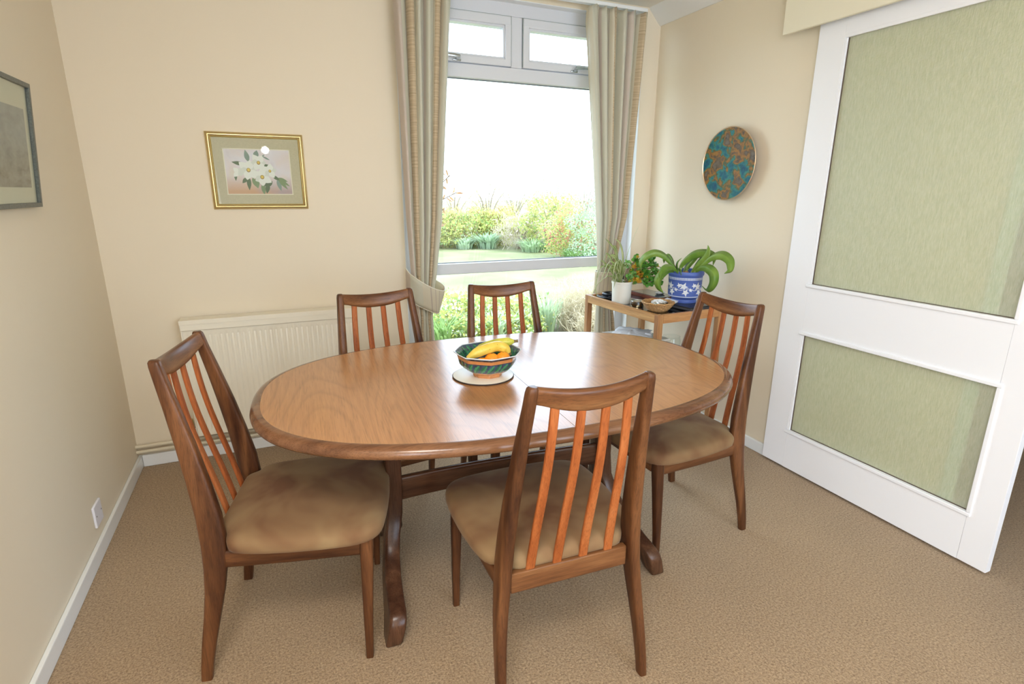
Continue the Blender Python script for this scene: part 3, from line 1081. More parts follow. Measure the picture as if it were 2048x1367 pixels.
def dark_picture():
    h, w = 0.386, 0.50
    root = thing('framed_print', 'dark framed landscape print with cream mount hanging on the left wall', 'picture', (0.003, -0.646 - w / 2, 1.288))
    # leans: top stands off the wall. local frame: x=right along -y world ... built facing -y then turned
    piv = root
    piv.rotation_euler = (math.radians(5.0), 0, math.radians(90))
    f = MB()
    frame_prism(f, w, h, [(0, 0.0), (0, 0.016), (0.001, 0.017), (0.013, 0.017), (0.014, 0.016), (0.014, 0.007)], 0)
    for v in range(len(f.v)):
        f.v[v] = (f.v[v][0], f.v[v][1], f.v[v][2] + h / 2)
    f.build('picture_frame', plain('dark_green_black_frame', (0.10, 0.11, 0.095), rough=0.35, noise=0.3, nscale=200), root, sharp=40)
    MB().box(-w / 2 + 0.002, w / 2 - 0.002, -0.003, 0.0, 0.002, h - 0.002).build('backing_board', plain('brown_board', (0.25, 0.17, 0.1), 0.9), root, smooth=False)
    MB().box(-w / 2 + 0.012, w / 2 - 0.012, -0.006, -0.004, 0.012, h - 0.012).build('mount', plain('cream_mount', (0.66, 0.62, 0.46), 0.9), root, smooth=False)
    m, nt, b = new_mat('grey_engraving')
    v = coords(nt, (1, 1, 2.0))
    n = nd(nt, 'ShaderNodeTexNoise', Scale=14.0, Detail=7.0, Roughness=0.65, Distortion=0.3)
    lk(nt, v, n.inputs['Vector'])
    sp_ = nt.nodes.new('ShaderNodeSeparateXYZ')
    lk(nt, coords(nt), sp_.inputs[0])
    mr = nd(nt, 'ShaderNodeMapRange')
    mr.inputs['From Min'].default_value = 0.10
    mr.inputs['From Max'].default_value = 0.22
    lk(nt, sp_.outputs['Z'], mr.inputs['Value'])
    land = ramp(nt, n.outputs['Fac'], [(0.3, (0.15, 0.14, 0.10)), (0.5, (0.30, 0.26, 0.19)), (0.7, (0.40, 0.36, 0.29))])
    skyc = ramp(nt, n.outputs['Fac'], [(0.35, (0.30, 0.29, 0.25)), (0.65, (0.40, 0.39, 0.34))])
    mx = nd(nt, 'ShaderNodeMix', data_type='RGBA')
    lk(nt, mr.outputs[0], mx.inputs['Factor'])
    lk(nt, land, mx.inputs[6])
    lk(nt, skyc, mx.inputs[7])
    lk(nt, mx.outputs[2], b.inputs['Base Color'])
    b.inputs['Roughness'].default_value = 0.9
    MB().box(-w / 2 + 0.06, w / 2 - 0.046, -0.0065, -0.0055, 0.062, h - 0.083).build('print_sheet', m, root, smooth=False)
    MB().box(-w / 2 + 0.012, w / 2 - 0.012, -0.0102, -0.0092, 0.012, h - 0.012).build('picture_glass', M['glass_thin'], root, smooth=False)


dark_picture()


# ------------------------------------------------------------------ enamel wall plate
def plate_mat():
    m, nt, b = new_mat('blotched_enamel')
    v = coords(nt)
    vo = nd(nt, 'ShaderNodeTexNoise', Scale=17.0, Detail=2.0, Distortion=0.25)
    lk(nt, v, vo.inputs['Vector'])
    n = nd(nt, 'ShaderNodeTexNoise', Scale=60.0, Detail=5.0, Roughness=0.7)
    lk(nt, v, n.inputs['Vector'])
    c1 = ramp(nt, vo.outputs['Fac'], [(0.30, (0.01, 0.07, 0.13)), (0.40, (0.015, 0.13, 0.16)), (0.46, (0.04, 0.20, 0.16)), (0.50, (0.10, 0.11, 0.03)), (0.56, (0.34, 0.15, 0.02)),
                                      (0.63, (0.12, 0.08, 0.035)), (0.74, (0.16, 0.13, 0.09))])
    c2 = ramp(nt, n.outputs['Fac'], [(0.30, (0.25, 0.28, 0.26)), (0.5, (0.95, 0.95, 0.95)), (0.75, (1.15, 1.1, 1.0))])
    mx = nd(nt, 'ShaderNodeMix', data_type='RGBA', blend_type='MULTIPLY')
    mx.inputs['Factor'].default_value = 0.8
    lk(nt, c1, mx.inputs[6])
    lk(nt, c2, mx.inputs[7])
    lk(nt, mx.outputs[2], b.inputs['Base Color'])
    b.inputs['Roughness'].default_value = 0.3
    b.inputs['Specular IOR Level'].default_value = 0.12
    bump(nt, b, n.outputs['Fac'], 0.2, 0.0015)
    return m


def wall_plate():
    root = thing('enamel_wall_plate', 'round blotched turquoise and bronze enamel plate hanging on the right wall', 'plate', (W - 0.002, -0.705, 1.489))
    prof = [(0.0, 0.006), (0.05, 0.006), (0.10, 0.009), (0.14, 0.017), (0.168, 0.030), (0.182, 0.041)]
    m = MB().lathe([(0.0001, 0.006)] + prof[1:], 64)
    rot = (0, -PI / 2, 0)
    m.build('enamel_face', plate_mat(), root, rot=rot, fix=False)
    r = MB().lathe([(0.181, 0.0405), (0.1845, 0.044), (0.1865, 0.0425), (0.186, 0.039)], 64)
    r.build('copper_rim', plain('pale_copper_rim', (0.80, 0.62, 0.44), rough=0.3, metal=0.8), root, rot=rot, fix=False)
    bk = MB().lathe([(0.0001, 0.002), (0.10, 0.004), (0.14, 0.012), (0.17, 0.027), (0.186, 0.040)], 64)
    bk.build('plate_back', plain('brown_enamel_back', (0.16, 0.09, 0.06), rough=0.4), root, rot=rot, fix=False)
    return root


wall_plate()


# ------------------------------------------------------------------ dining chairs
POST = [  # z, x, y, half x, half y
    (0.000, 0.2145, -0.063, 0.0115, 0.0150), (0.05, 0.2135, -0.056, 0.0120, 0.0165), (0.12, 0.211, -0.043, 0.0130, 0.0190), (0.20, 0.2065, -0.026, 0.0145, 0.0220),
    (0.28, 0.200, -0.011, 0.0160, 0.0260), (0.35, 0.1935, -0.003, 0.0170, 0.0300), (0.42, 0.188, 0.000, 0.0172, 0.0330), (0.50, 0.1825, -0.005, 0.0168, 0.0320),
    (0.60, 0.176, -0.020, 0.0160, 0.0280), (0.70, 0.1685, -0.038, 0.0150, 0.0240), (0.80, 0.161, -0.059, 0.0140, 0.0190), (0.88, 0.1545, -0.077, 0.0132, 0.0155),
    (0.915, 0.1520, -0.084, 0.0130, 0.0145), (0.926, 0.1510, -0.086, 0.0115, 0.0135), (0.9305, 0.1500, -0.0868, 0.0080, 0.0105)]
PZ = [p[0] for p in POST]


def post_at(z):
    return [interp(z, PZ, [p[k] for p in POST]) for k in (1, 2, 3, 4)]


def make_chair(label):
    root = thing('dining_chair', label, 'chair', group='teak dining chairs round the oval table')
    for s in (-1, 1):
        st = []
        for z, x, y, hx, hy in POST:
            st.append(((s * x, y, z), (hx, 0, 0), (0, hy, 0)))
        MB().loft(st, 20, 4.0).build('back_post', M['frame_z'], root, sharp=60)
        fl = []
        for z, x, y, hx, hy in ((0.0, 0.2165, 0.388, 0.0105, 0.0105), (0.12, 0.214, 0.391, 0.0125, 0.0130), (0.26, 0.2085, 0.396, 0.0155, 0.0165),
                                (0.36, 0.204, 0.400, 0.0175, 0.019), (0.398, 0.203, 0.401, 0.0178, 0.019)):
            fl.append(((s * x, y, z), (hx, 0, 0), (0, hy, 0)))
        MB().loft(fl, 20, 5.0).build('front_leg', M['frame_z'], root, sharp=60)
    # seat frame
    MB().box(-0.186, 0.186, 0.396, 0.416, 0.354, 0.397, 0.004).build('front_rail', M['frame_x'], root)
    MB().box(-0.172, 0.172, -0.012, 0.010, 0.339, 0.399, 0.004).build('rear_rail', M['frame_x'], root)
    for s in (-1, 1):
        MB().loft([((s * 0.193, 0.022, 0.371), (0.010, 0, 0), (0, 0, 0.026)), ((s * 0.200, 0.20, 0.371), (0.0105, 0, 0), (0, 0, 0.026)),
                   ((s * 0.204, 0.392, 0.372), (0.0105, 0, 0), (0, 0, 0.025))], 16, 6).build('side_rail', M['frame_y'], root, sharp=60)
    # seat cushion: rounded trapezium, domed
    out = [(-0.165, -0.006), (0.165, -0.006), (0.172, 0.034), (0.217, 0.030), (0.236, 0.10), (0.247, 0.20), (0.250, 0.30), (0.246, 0.385), (0.228, 0.428), (0.19, 0.448), (0.10, 0.458),
           (0.0, 0.461), (-0.10, 0.458), (-0.19, 0.448), (-0.228, 0.428), (-0.246, 0.385), (-0.250, 0.30), (-0.247, 0.20), (-0.236, 0.10), (-0.217, 0.030), (-0.172, 0.034)]
    P = []
    for i in range(len(out)):
        a, b = Vector(out[i]), Vector(out[(i + 1) % len(out)])
        k = max(1, int((b - a).length / 0.02))
        P += [a.lerp(b, j / k) for j in range(k)]
    for _ in range(2):
        P = [(P[i - 1] + P[i] * 2 + P[(i + 1) % len(P)]) / 4 for i in range(len(P))]
    cen = Vector((0, 0.215))
    m = MB()
    rings = [(0.97, 0.398), (0.99, 0.402), (0.999, 0.411), (1.0, 0.422), (0.992, 0.431), (0.972, 0.4385), (0.93, 0.445), (0.86, 0.4505), (0.75, 0.455), (0.6, 0.459), (0.4, 0.4625), (0.2, 0.464)]
    N = len(P)
    for r_, z in rings:
        for q in P:
            w = cen + (q - cen) * r_
            m.v.append((w.x, w.y, z))
    m.v.append((cen.x, cen.y, 0.4645))
    m.v.append((cen.x, cen.y, 0.398))
    for j in range(len(rings) - 1):
        for i in range(N):
            m.f.append([j * N + i, j * N + (i + 1) % N, (j + 1) * N + (i + 1) % N, (j + 1) * N + i])
            m.mi.append(0)
    t = len(rings) - 1
    for i in range(N):
        m.f.append([t * N + i, t * N + (i + 1) % N, len(rings) * N])
        m.f.append([(i + 1) % N, i, len(rings) * N + 1])
        m.mi += [0, 0]
    m.build('seat', M['velour'], root, sharp=80)
    # top rail, bowed back, hollow top edge, belly below
    st = []
    K = 22
    for i in range(K + 1):
        u = -1 + 2 * i / K
        x = 0.1415 * u
        k = 1 - u * u
        bow = 0.020 * k
        zt = 0.9295 - 0.0125 * k
        zb = 0.886 - 0.026 * (1 - abs(u) ** 2.4) ** 1.4
        zc, hz = (zt + zb) / 2, (zt - zb) / 2
        yc = post_at(min(zc, 0.93))[1] - bow
        lean = Vector((0, -0.21, 0.978))
        st.append(((x, yc, zc), (Vector((0, 0.978, 0.21)) * 0.0115), lean * hz))
    MB().loft(st, 20, 3.6).build('top_rail', M['frame_x'], root, sharp=60)
    # four bowed slats
    for fr in (0.165, 0.388, 0.612, 0.835):
        xb, xt = (fr - 0.5) * 2 * 0.172, (fr - 0.5) * 2 * 0.142
        u = xt / 0.1415
        zb, zt = 0.388, 0.890 - 0.026 * (1 - abs(u) ** 2.4) ** 1.4 + 0.004
        y0, y1 = -0.001, post_at(0.88)[1] - 0.020 * (1 - u * u)
        sl = []
        for i in range(13):
            t = i / 12
            z = lerp(zb, zt, t)
            y = lerp(y0, y1, t) - 0.008 * math.sin(PI * t) + 0.004 * math.sin(2 * PI * t)
            hx = 0.0130 - 0.0020 * t
            sl.append(((lerp(xb, xt, t), y, z), (hx, 0, 0), (0, 0.0055, 0.001)))
        MB().loft(sl, 14, 4.0).build('slat', M['slat'], root, sharp=60)
    return root


def copy_tree(root, label, loc, rz):
    c = root.copy()
    C.objects.link(c)
    c.location = loc
    c.rotation_euler = (0, 0, rz)
    c['label'] = label
    for ch in list(root.children):
        d = ch.copy()
        C.objects.link(d)
        d.parent = c
        for g in list(ch.children):
            e = g.copy()
            C.objects.link(e)
            e.parent = d
    return c


chair0 = make_chair('teak slatted dining chair at the near side of the table, its back to the viewer')
chair0.location = (1.3662, -1.9393, 0)
chair0.rotation_euler = (0, 0, math.radians(-2.66))
copy_tree(chair0, 'teak slatted dining chair at the left end of the table', (0.5360, -1.3464, 0), math.radians(-102.85))
copy_tree(chair0, 'teak slatted dining chair at the right end of the table, beside the sliding door', (2.320, -1.3804, 0), math.radians(91.75))
copy_tree(chair0, 'teak slatted dining chair on the far side in front of the radiator', (1.119, -0.762, 0), math.radians(187.96))
copy_tree(chair0, 'teak slatted dining chair on the far side in front of the window', (1.691, -0.755, 0), math.radians(177.8))


# ------------------------------------------------------------------ table
TCX, TCY, TA = 1.432, -1.347, math.radians(-3.0)
TZ = 0.73


def make_table():
    root = thing('dining_table', 'oval teak dining table with a darker rounded edge on a trestle base', 'table', (TCX, TCY, 0), TA)
    a, b, e = 0.822, 0.530, 2.455
    N = 160

    def outline(off):
        pts = []
        for i in range(N):
            t = 2 * PI * i / N
            c_, s_ = math.cos(t), math.sin(t)
            x = a * math.copysign(abs(c_) ** (2 / e), c_)
            y = b * math.copysign(abs(s_) ** (2 / e), s_)
            gx = (abs(x) / a) ** (e - 1) / a * math.copysign(1, x)
            gy = (abs(y) / b) ** (e - 1) / b * math.copysign(1, y)
            g = math.hypot(gx, gy)
            pts.append((x - off * gx / g, y - off * gy / g))
        return pts

    # veneered top
    m = MB()
    o1, o2 = outline(0.030), outline(0.030)
    m.v += [(x, y, TZ) for x, y in o1] + [(x, y, 0.700) for x, y in o2]
    m.f.append(list(range(N)))
    m.f.append(list(range(N, 2 * N))[::-1])
    for i in range(N):
        m.f.append([i, i + N, (i + 1) % N + N, (i + 1) % N])
    m.mi += [0] * (N + 2)
    top = m.build('tabletop', M['veneer'], root, smooth=False)
    # seam between the two leaves
    MB().box(0.0175, 0.0187, -0.498, 0.498, TZ - 0.0005, TZ + 0.0002).build('leaf_seam', M['seam'], top, smooth=False)
    # moulded edge
    prof = [(0.030, 0.700), (0.0301, 0.730), (0.026, 0.7302), (0.016, 0.7285), (0.008, 0.7245), (0.003, 0.7185), (0.0, 0.711), (0.001, 0.704), (0.005, 0.698), (0.012, 0.6945), (0.030, 0.694)]
    m = MB()
    for off, z in prof:
        m.v += [(x, y, z) for x, y in outline(off)]
    K = len(prof)
    for j in range(K):
        j2 = (j + 1) % K
        for i in range(N):
            m.f.append([j * N + i, j * N + (i + 1) % N, j2 * N + (i + 1) % N, j2 * N + i])
            m.mi.append(0)
    m.build('edge_moulding', M['edge_wood'], root, sharp=40)
    # runners beneath the top
    MB().box(-0.56, 0.56, 0.18, 0.215, 0.665, 0.70, 0.003).build('runner', M['base_wood'], root)
    MB().box(-0.56, 0.56, -0.215, -0.18, 0.665, 0.70, 0.003).build('runner', M['base_wood'], root)
    # trestle ends
    half = [(0.045, 0.70), (0.043, 0.50), (0.042, 0.36), (0.047, 0.28), (0.068, 0.215), (0.11, 0.165), (0.17, 0.132), (0.24, 0.112), (0.295, 0.102), (0.318, 0.088), (0.326, 0.060), (0.322, 0.008),
            (0.316, 0.0), (0.262, 0.0), (0.250, 0.012), (0.215, 0.045), (0.165, 0.070), (0.11, 0.100), (0.060, 0.150), (0.025, 0.185), (0.0, 0.195)]
    pts = half + [(-x, z) for x, z in half[-2::-1]]
    P = [Vector(p) for p in pts]
    for s in (-1, 1):
        m = MB().prism([(p.x, p.y) for p in P], -0.026, 0.026, 'x', bev=0.009, seg=3)
        # upright near the stretcher, feet spread a little outwards
        for i, (x, y, z) in enumerate(m.v):
            t = min(1, max(0, (0.30 - z) / 0.30))
            m.v[i] = (s * ((0.413 if s < 0 else 0.395) + ((0.064 if s < 0 else 0.080) if y < 0 else 0.008) * t) + x, y, z)
        m.build('trestle_end', M['base_wood'], root, sharp=45)
    # stretcher, gently arched
    st = []
    for i in range(15):
        u = -1 + i / 7
        st.append(((-0.009 + u * 0.388, 0, 0.352 + 0.012 * (1 - u * u)), (0, 0.012, 0), (0, 0, 0.040 + 0.004 * abs(u))))
    MB().loft(st, 16, 5.0).build('stretcher', wood('dark_teak_stretcher', (0.045, 0.018, 0.010), (0.080, 0.034, 0.018), (0.125, 0.056, 0.028), 'x', rough=0.22), root, sharp=60)
    return root


make_table()

# ------------------------------------------------------------------ mat, bowl, fruit
BX, BY = 1.357, -1.362
mt = thing('table_mat', 'round white heat mat with a dark rim under the fruit bowl', 'mat', (1.343, -1.354, TZ))
MB().lathe([(0.0001, 0.0), (0.104, 0.0), (0.106, 0.002), (0.106, 0.004), (0.1045, 0.0052)], 64).build('mat_base', plain('dark_brown_rim', (0.035, 0.02, 0.018), 0.5), mt)
MB().lathe([(0.0001, 0.0050), (0.1035, 0.0050), (0.1035, 0.0058), (0.102, 0.0062), (0.0001, 0.0062)], 64).build('mat_face', plain('white_laminate', (0.80, 0.76, 0.66), 0.35), mt)


def make_bowl():
    root = thing('fruit_bowl', 'octagonal painted bowl with green leaves and terracotta bands holding fruit', 'bowl', (BX, BY, TZ + 0.0062), math.radians(8))
    # outer (r, z) from foot to rim, then inner
    out = [(0.046, 0.0), (0.047, 0.004), (0.046, 0.010), (0.058, 0.016), (0.074, 0.026), (0.0855, 0.038), (0.091, 0.050), (0.0930, 0.0615), (0.0935, 0.0625), (0.096, 0.074), (0.0975, 0.0755), (0.107, 0.0835), (0.109, 0.0855)]
    inn = [(0.1075, 0.0875), (0.1045, 0.0855), (0.094, 0.076), (0.090, 0.062), (0.086, 0.048), (0.078, 0.034), (0.062, 0.022), (0.040, 0.014), (0.0001, 0.012)]

    def fac(t):
        a = ((t + PI / 8) % (PI / 4)) - PI / 8
        return 1.05 * (0.80 * math.cos(PI / 8) / math.cos(a) * 1.035 + 0.20)
    prof = out + inn
    N = 96
    # 0 terracotta 1 blue 2 black line 3 white rim 4 green 5 inner blue-green
    mis = [0, 0, 0, 0, 1, 1, 1, 2, 0, 2, 2, 3, 3, 3, 1, 1, 1, 1, 1, 1, 1, 1]
    m = MB()
    m.lathe([(0.0001, 0.0)] + prof, N, mis=[0] + mis, fac=lambda t: fac(t))
    m.build('bowl_body', [plain('terracotta_glaze', (0.62, 0.26, 0.09), 0.22, coat=0.6, noise=0.12, nscale=60), plain('dark_blue_glaze', (0.035, 0.065, 0.12), 0.18, coat=0.6, noise=0.5, nscale=50),
                          plain('dark_line_glaze', (0.03, 0.025, 0.05), 0.2, coat=0.5), plain('pale_rim_glaze', (0.72, 0.76, 0.80), 0.15, coat=0.5)], root, sharp=50)
    lf = MB()
    oz = [p[1] for p in out]
    orr = [p[0] for p in out]

    def surf(t, z, inner=False, lift=0.0008):
        r = interp(z, [p[1] for p in inn[::-1]], [p[0] for p in inn[::-1]]) if inner else interp(z, oz, orr)
        r = (r + (-lift if inner else lift)) * fac(t)
        return (r * math.cos(t), r * math.sin(t), z)

    def leaf(t0, z0, dt, dz, w, mi, inner=False):
        K = 8
        o = len(lf.v)
        L_ = math.hypot(dt * 0.09, dz)
        nx_, nz_ = -dz / L_, dt * 0.09 / L_
        for i in range(K + 1):
            s = i / K
            hw = w * math.sin(PI * min(1, s * 0.96 + 0.02)) ** 0.8 * (1.0 + 0.22 * ((i % 2) * 2 - 1))
            for sg in (-1, 0, 1):
                lf.v.append(surf(t0 + dt * s + sg * hw * nx_ / 0.09, z0 + dz * s + sg * hw * nz_, inner, 0.0009 if sg else 0.0012))
        for i in range(K):
            for k in (0, 1):
                a = o + i * 3 + k
                lf.f.append([a, a + 1, a + 4, a + 3])
                lf.mi.append(mi if k else 1 - mi)
    for k in range(24):
        t = 2 * PI * k / 24
        leaf(t, 0.026 + 0.002 * (k % 2), 0.26, 0.033, 0.0075, k % 2)
        leaf(t, 0.044, 0.30, 0.0385, 0.0088, (k + 1) % 2, True)
    lf.build('painted_leaves', [plain('green_glaze_light', (0.05, 0.26, 0.12), 0.2, coat=0.6), plain('green_glaze_dark', (0.02, 0.13, 0.08), 0.2, coat=0.6)], root, fix=False)
    return root


make_bowl()


def banana_mat(name, a, b_):
    m, nt, b = new_mat(name)
    v = coords(nt)
    n = nd(nt, 'ShaderNodeTexNoise', Scale=38.0, Detail=3.0)
    lk(nt, v, n.inputs['Vector'])
    n2 = nd(nt, 'ShaderNodeTexNoise', Scale=95.0, Detail=2.0)
    lk(nt, v, n2.inputs['Vector'])
    c1 = ramp(nt, n.outputs['Fac'], [(0.35, a), (0.65, b_)])
    c2 = ramp(nt, n2.outputs['Fac'], [(0.27, (0.25, 0.15, 0.08)), (0.33, (1, 1, 1))])
    mx = nd(nt, 'ShaderNodeMix', data_type='RGBA', blend_type='MULTIPLY')
    mx.inputs['Factor'].default_value = 0.8
    lk(nt, c1, mx.inputs[6])
    lk(nt, c2, mx.inputs[7])
    lk(nt, mx.outputs[2], b.inputs['Base Color'])
    b.inputs['Roughness'].default_value = 0.35
    return m


def banana(label, pts, R_, mat, tipmat, tip_end):
    root = thing('banana', label, 'banana', pts[0], 0, 'bananas in the bowl')
    P0 = Vector(pts[0])
    path = smooth_path([Vector(p) - P0 for p in pts], 6)
    K = len(path)
    rs = []
    for i in range(K):
        t = i / (K - 1)
        rs.append(R_ * (0.30 + 0.70 * min(1, math.sin(PI * min(max(t, 0.0), 1) * 0.93 + 0.10) * 1.45)))
    m = MB()
    st = []
    prev = Vector((0, 0, 1))
    for i, p in enumerate(path):
        d = (path[min(i + 1, K - 1)] - path[max(i - 1, 0)]).normalized()
        u = (prev - d * prev.dot(d)).normalized()
        prev = u
        st.append((p, u * rs[i], d.cross(u) * rs[i]))
    # pentagonal-ish section
    n = 20
    o = 0
    for c_, u, w in st:
        for k in range(n):
            t = 2 * PI * k / n
            f = 1 + 0.045 * math.cos(5 * t)
            m.v.append(tuple(Vector(c_) + u * math.cos(t) * f + w * math.sin(t) * f))
    for j in range(K - 1):
        for i in range(n):
            m.f.append([j * n + i, j * n + (i + 1) % n, (j + 1) * n + (i + 1) % n, (j + 1) * n + i])
            m.mi.append(0)
    m.f += [list(range(n))[::-1], [(K - 1) * n + i for i in range(n)]]
    m.mi += [0, 0]
    m.build('skin', mat, root, sharp=50)
    d = (path[-1] - path[-2]).normalized()
    s0 = path[-1]
    MB().tube([s0 - d * 0.004, s0 + d * 0.008, s0 + d * tip_end], [rs[-1] * 1.0, rs[-1] * 0.75, rs[-1] * 0.85], 10).build('stalk', tipmat, root)
    return root


ZB = TZ + 0.0062
yel = banana_mat('ripe_banana_skin', (0.72, 0.50, 0.07), (0.82, 0.60, 0.11))
grn = banana_mat('greenish_banana_skin', (0.42, 0.42, 0.05), (0.60, 0.55, 0.08))
stalkm = plain('banana_stalk', (0.18, 0.12, 0.05), 0.7)
banana('ripe yellow banana with brown specks lying across the front of the bowl',
       [(BX - 0.082, BY - 0.026, ZB + 0.074), (BX - 0.050, BY - 0.030, ZB + 0.091), (BX - 0.008, BY - 0.026, ZB + 0.100), (BX + 0.030, BY - 0.018, ZB + 0.101), (BX + 0.056, BY - 0.022, ZB + 0.090), (BX + 0.066, BY - 0.032, ZB + 0.076)],
       0.0175, yel, stalkm, 0.006)
banana('greenish banana with a brown stalk poking over the back of the bowl',
       [(BX - 0.045, BY + 0.030, ZB + 0.066), (BX - 0.01, BY + 0.026, ZB + 0.088), (BX + 0.035, BY + 0.016, ZB + 0.102), (BX + 0.070, BY + 0.000, ZB + 0.108), (BX + 0.094, BY - 0.008, ZB + 0.110)],
       0.0155, grn, stalkm, 0.014)


def orange_mat():
    return plain('orange_peel', (0.95, 0.33, 0.02), rough=0.38, coat=0.15, bstr=0.35, bscale=260, bdist=0.001)


om = orange_mat()
for (x, y, z, r, lab) in ((BX - 0.000, BY - 0.040, ZB + 0.061, 0.0265, 'orange in the middle of the bowl under the yellow banana'),
                          (BX + 0.038, BY - 0.046, ZB + 0.064, 0.0250, 'shiny orange nearest the right rim of the bowl'),
                          (BX - 0.036, BY - 0.042, ZB + 0.053, 0.0235, 'orange mostly hidden behind the left front rim of the bowl')):
    o = thing('orange', lab, 'orange', (x, y, z), 0, 'oranges in the bowl')
    prof = [(0.0001 + r * math.sin(PI * i / 18), -r * math.cos(PI * i / 18) * 0.93) for i in range(19)]
    MB().lathe(prof, 32).build('peel', om, o, sharp=80)
    MB().lathe([(0.0001, r * 0.93), (0.003, r * 0.925), (0.003, r * 0.90)], 8).build('stem_button', plain('stem_green', (0.2, 0.22, 0.06), 0.7), o)


# ------------------------------------------------------------------ plant table in the corner
TRX, TRY, TRA = 2.660, -0.541, math.radians(3.0)
TRZ = 0.735
tr = thing('side_table', 'light teak side table holding the pot plants in the corner by the window', 'table', (TRX, TRY, 0), TRA)
tw, td = 0.2245, 0.3265
for sx_ in (-1, 1):
    for sy_ in (-1, 1):
        cx_, cy_ = sx_ * (tw - 0.017), sy_ * (td - 0.015)
        MB().box(cx_ - 0.017, cx_ + 0.017, cy_ - 0.015, cy_ + 0.015, 0.0, 0.75, 0.003).build('leg', M['trolley_wood_z'], tr)
for s_ in (-1, 1):
    MB().box(s_ * tw - (0.020 if s_ > 0 else 0), s_ * tw + (0.020 if s_ < 0 else 0), -td + 0.030, td - 0.030, 0.705, 0.75, 0.002).build('side_rail', M['trolley_wood'], tr)
    MB().box(-tw + 0.034, tw - 0.034, s_ * td - (0.020 if s_ > 0 else 0), s_ * td + (0.020 if s_ < 0 else 0), 0.705, 0.75, 0.002).build('end_rail', M['trolley_wood_x'], tr)
MB().box(-tw + 0.019, tw - 0.019, -td + 0.019, td - 0.019, 0.722, TRZ).build('inset_top', M['bg_black'], tr, smooth=False)
MB().box(-tw + 0.01, tw - 0.01, -td + 0.03, td - 0.03, 0.300, 0.316, 0.002).build('lower_shelf', M['trolley_wood'], tr)


def pot_plant_white():
    p = thing('plant_pot', 'plain white cylindrical pot holding the succulent and the spider plant', 'pot', (2.515, -0.462, TRZ))
    MB().lathe([(0.0001, 0.0), (0.050, 0.0), (0.052, 0.004), (0.0555, 0.112), (0.0585, 0.113), (0.0585, 0.124), (0.0555, 0.124), (0.0525, 0.105), (0.0525, 0.100), (0.0001, 0.100)], 48) \
        .build('pot_body', plain('white_ceramic', (0.78, 0.76, 0.70), 0.35), p)
    MB().lathe([(0.0001, 0.103), (0.03, 0.104), (0.052, 0.101)], 24).build('soil', plain('soil', (0.06, 0.04, 0.025), 0.95, bstr=0.8, bscale=200, bdist=0.004), p)


pot_plant_white()


def leaf_mat(name, lo, hi, tr_=0.35, scale=20, rough=0.4):
    m = bpy.data.materials.new(name)
    m.use_nodes = True
    nt = m.node_tree
    b = nt.nodes['Principled BSDF']
    out = nt.nodes['Material Output']
    v = coords(nt)
    n = nd(nt, 'ShaderNodeTexNoise', Scale=scale, Detail=3.0)
    lk(nt, v, n.inputs['Vector'])
    c_ = ramp(nt, n.outputs['Fac'], [(0.35, lo), (0.65, hi)])
    lk(nt, c_, b.inputs['Base Color'])
    b.inputs['Roughness'].default_value = rough
    tl = nt.nodes.new('ShaderNodeBsdfTranslucent')
    lk(nt, c_, tl.inputs['Color'])
    ms = nt.nodes.new('ShaderNodeMixShader')
    ms.inputs[0].default_value = tr_
    lk(nt, b.outputs[0], ms.inputs[1])
    lk(nt, tl.outputs[0], ms.inputs[2])
    lk(nt, ms.outputs[0], out.inputs[0])
    return m


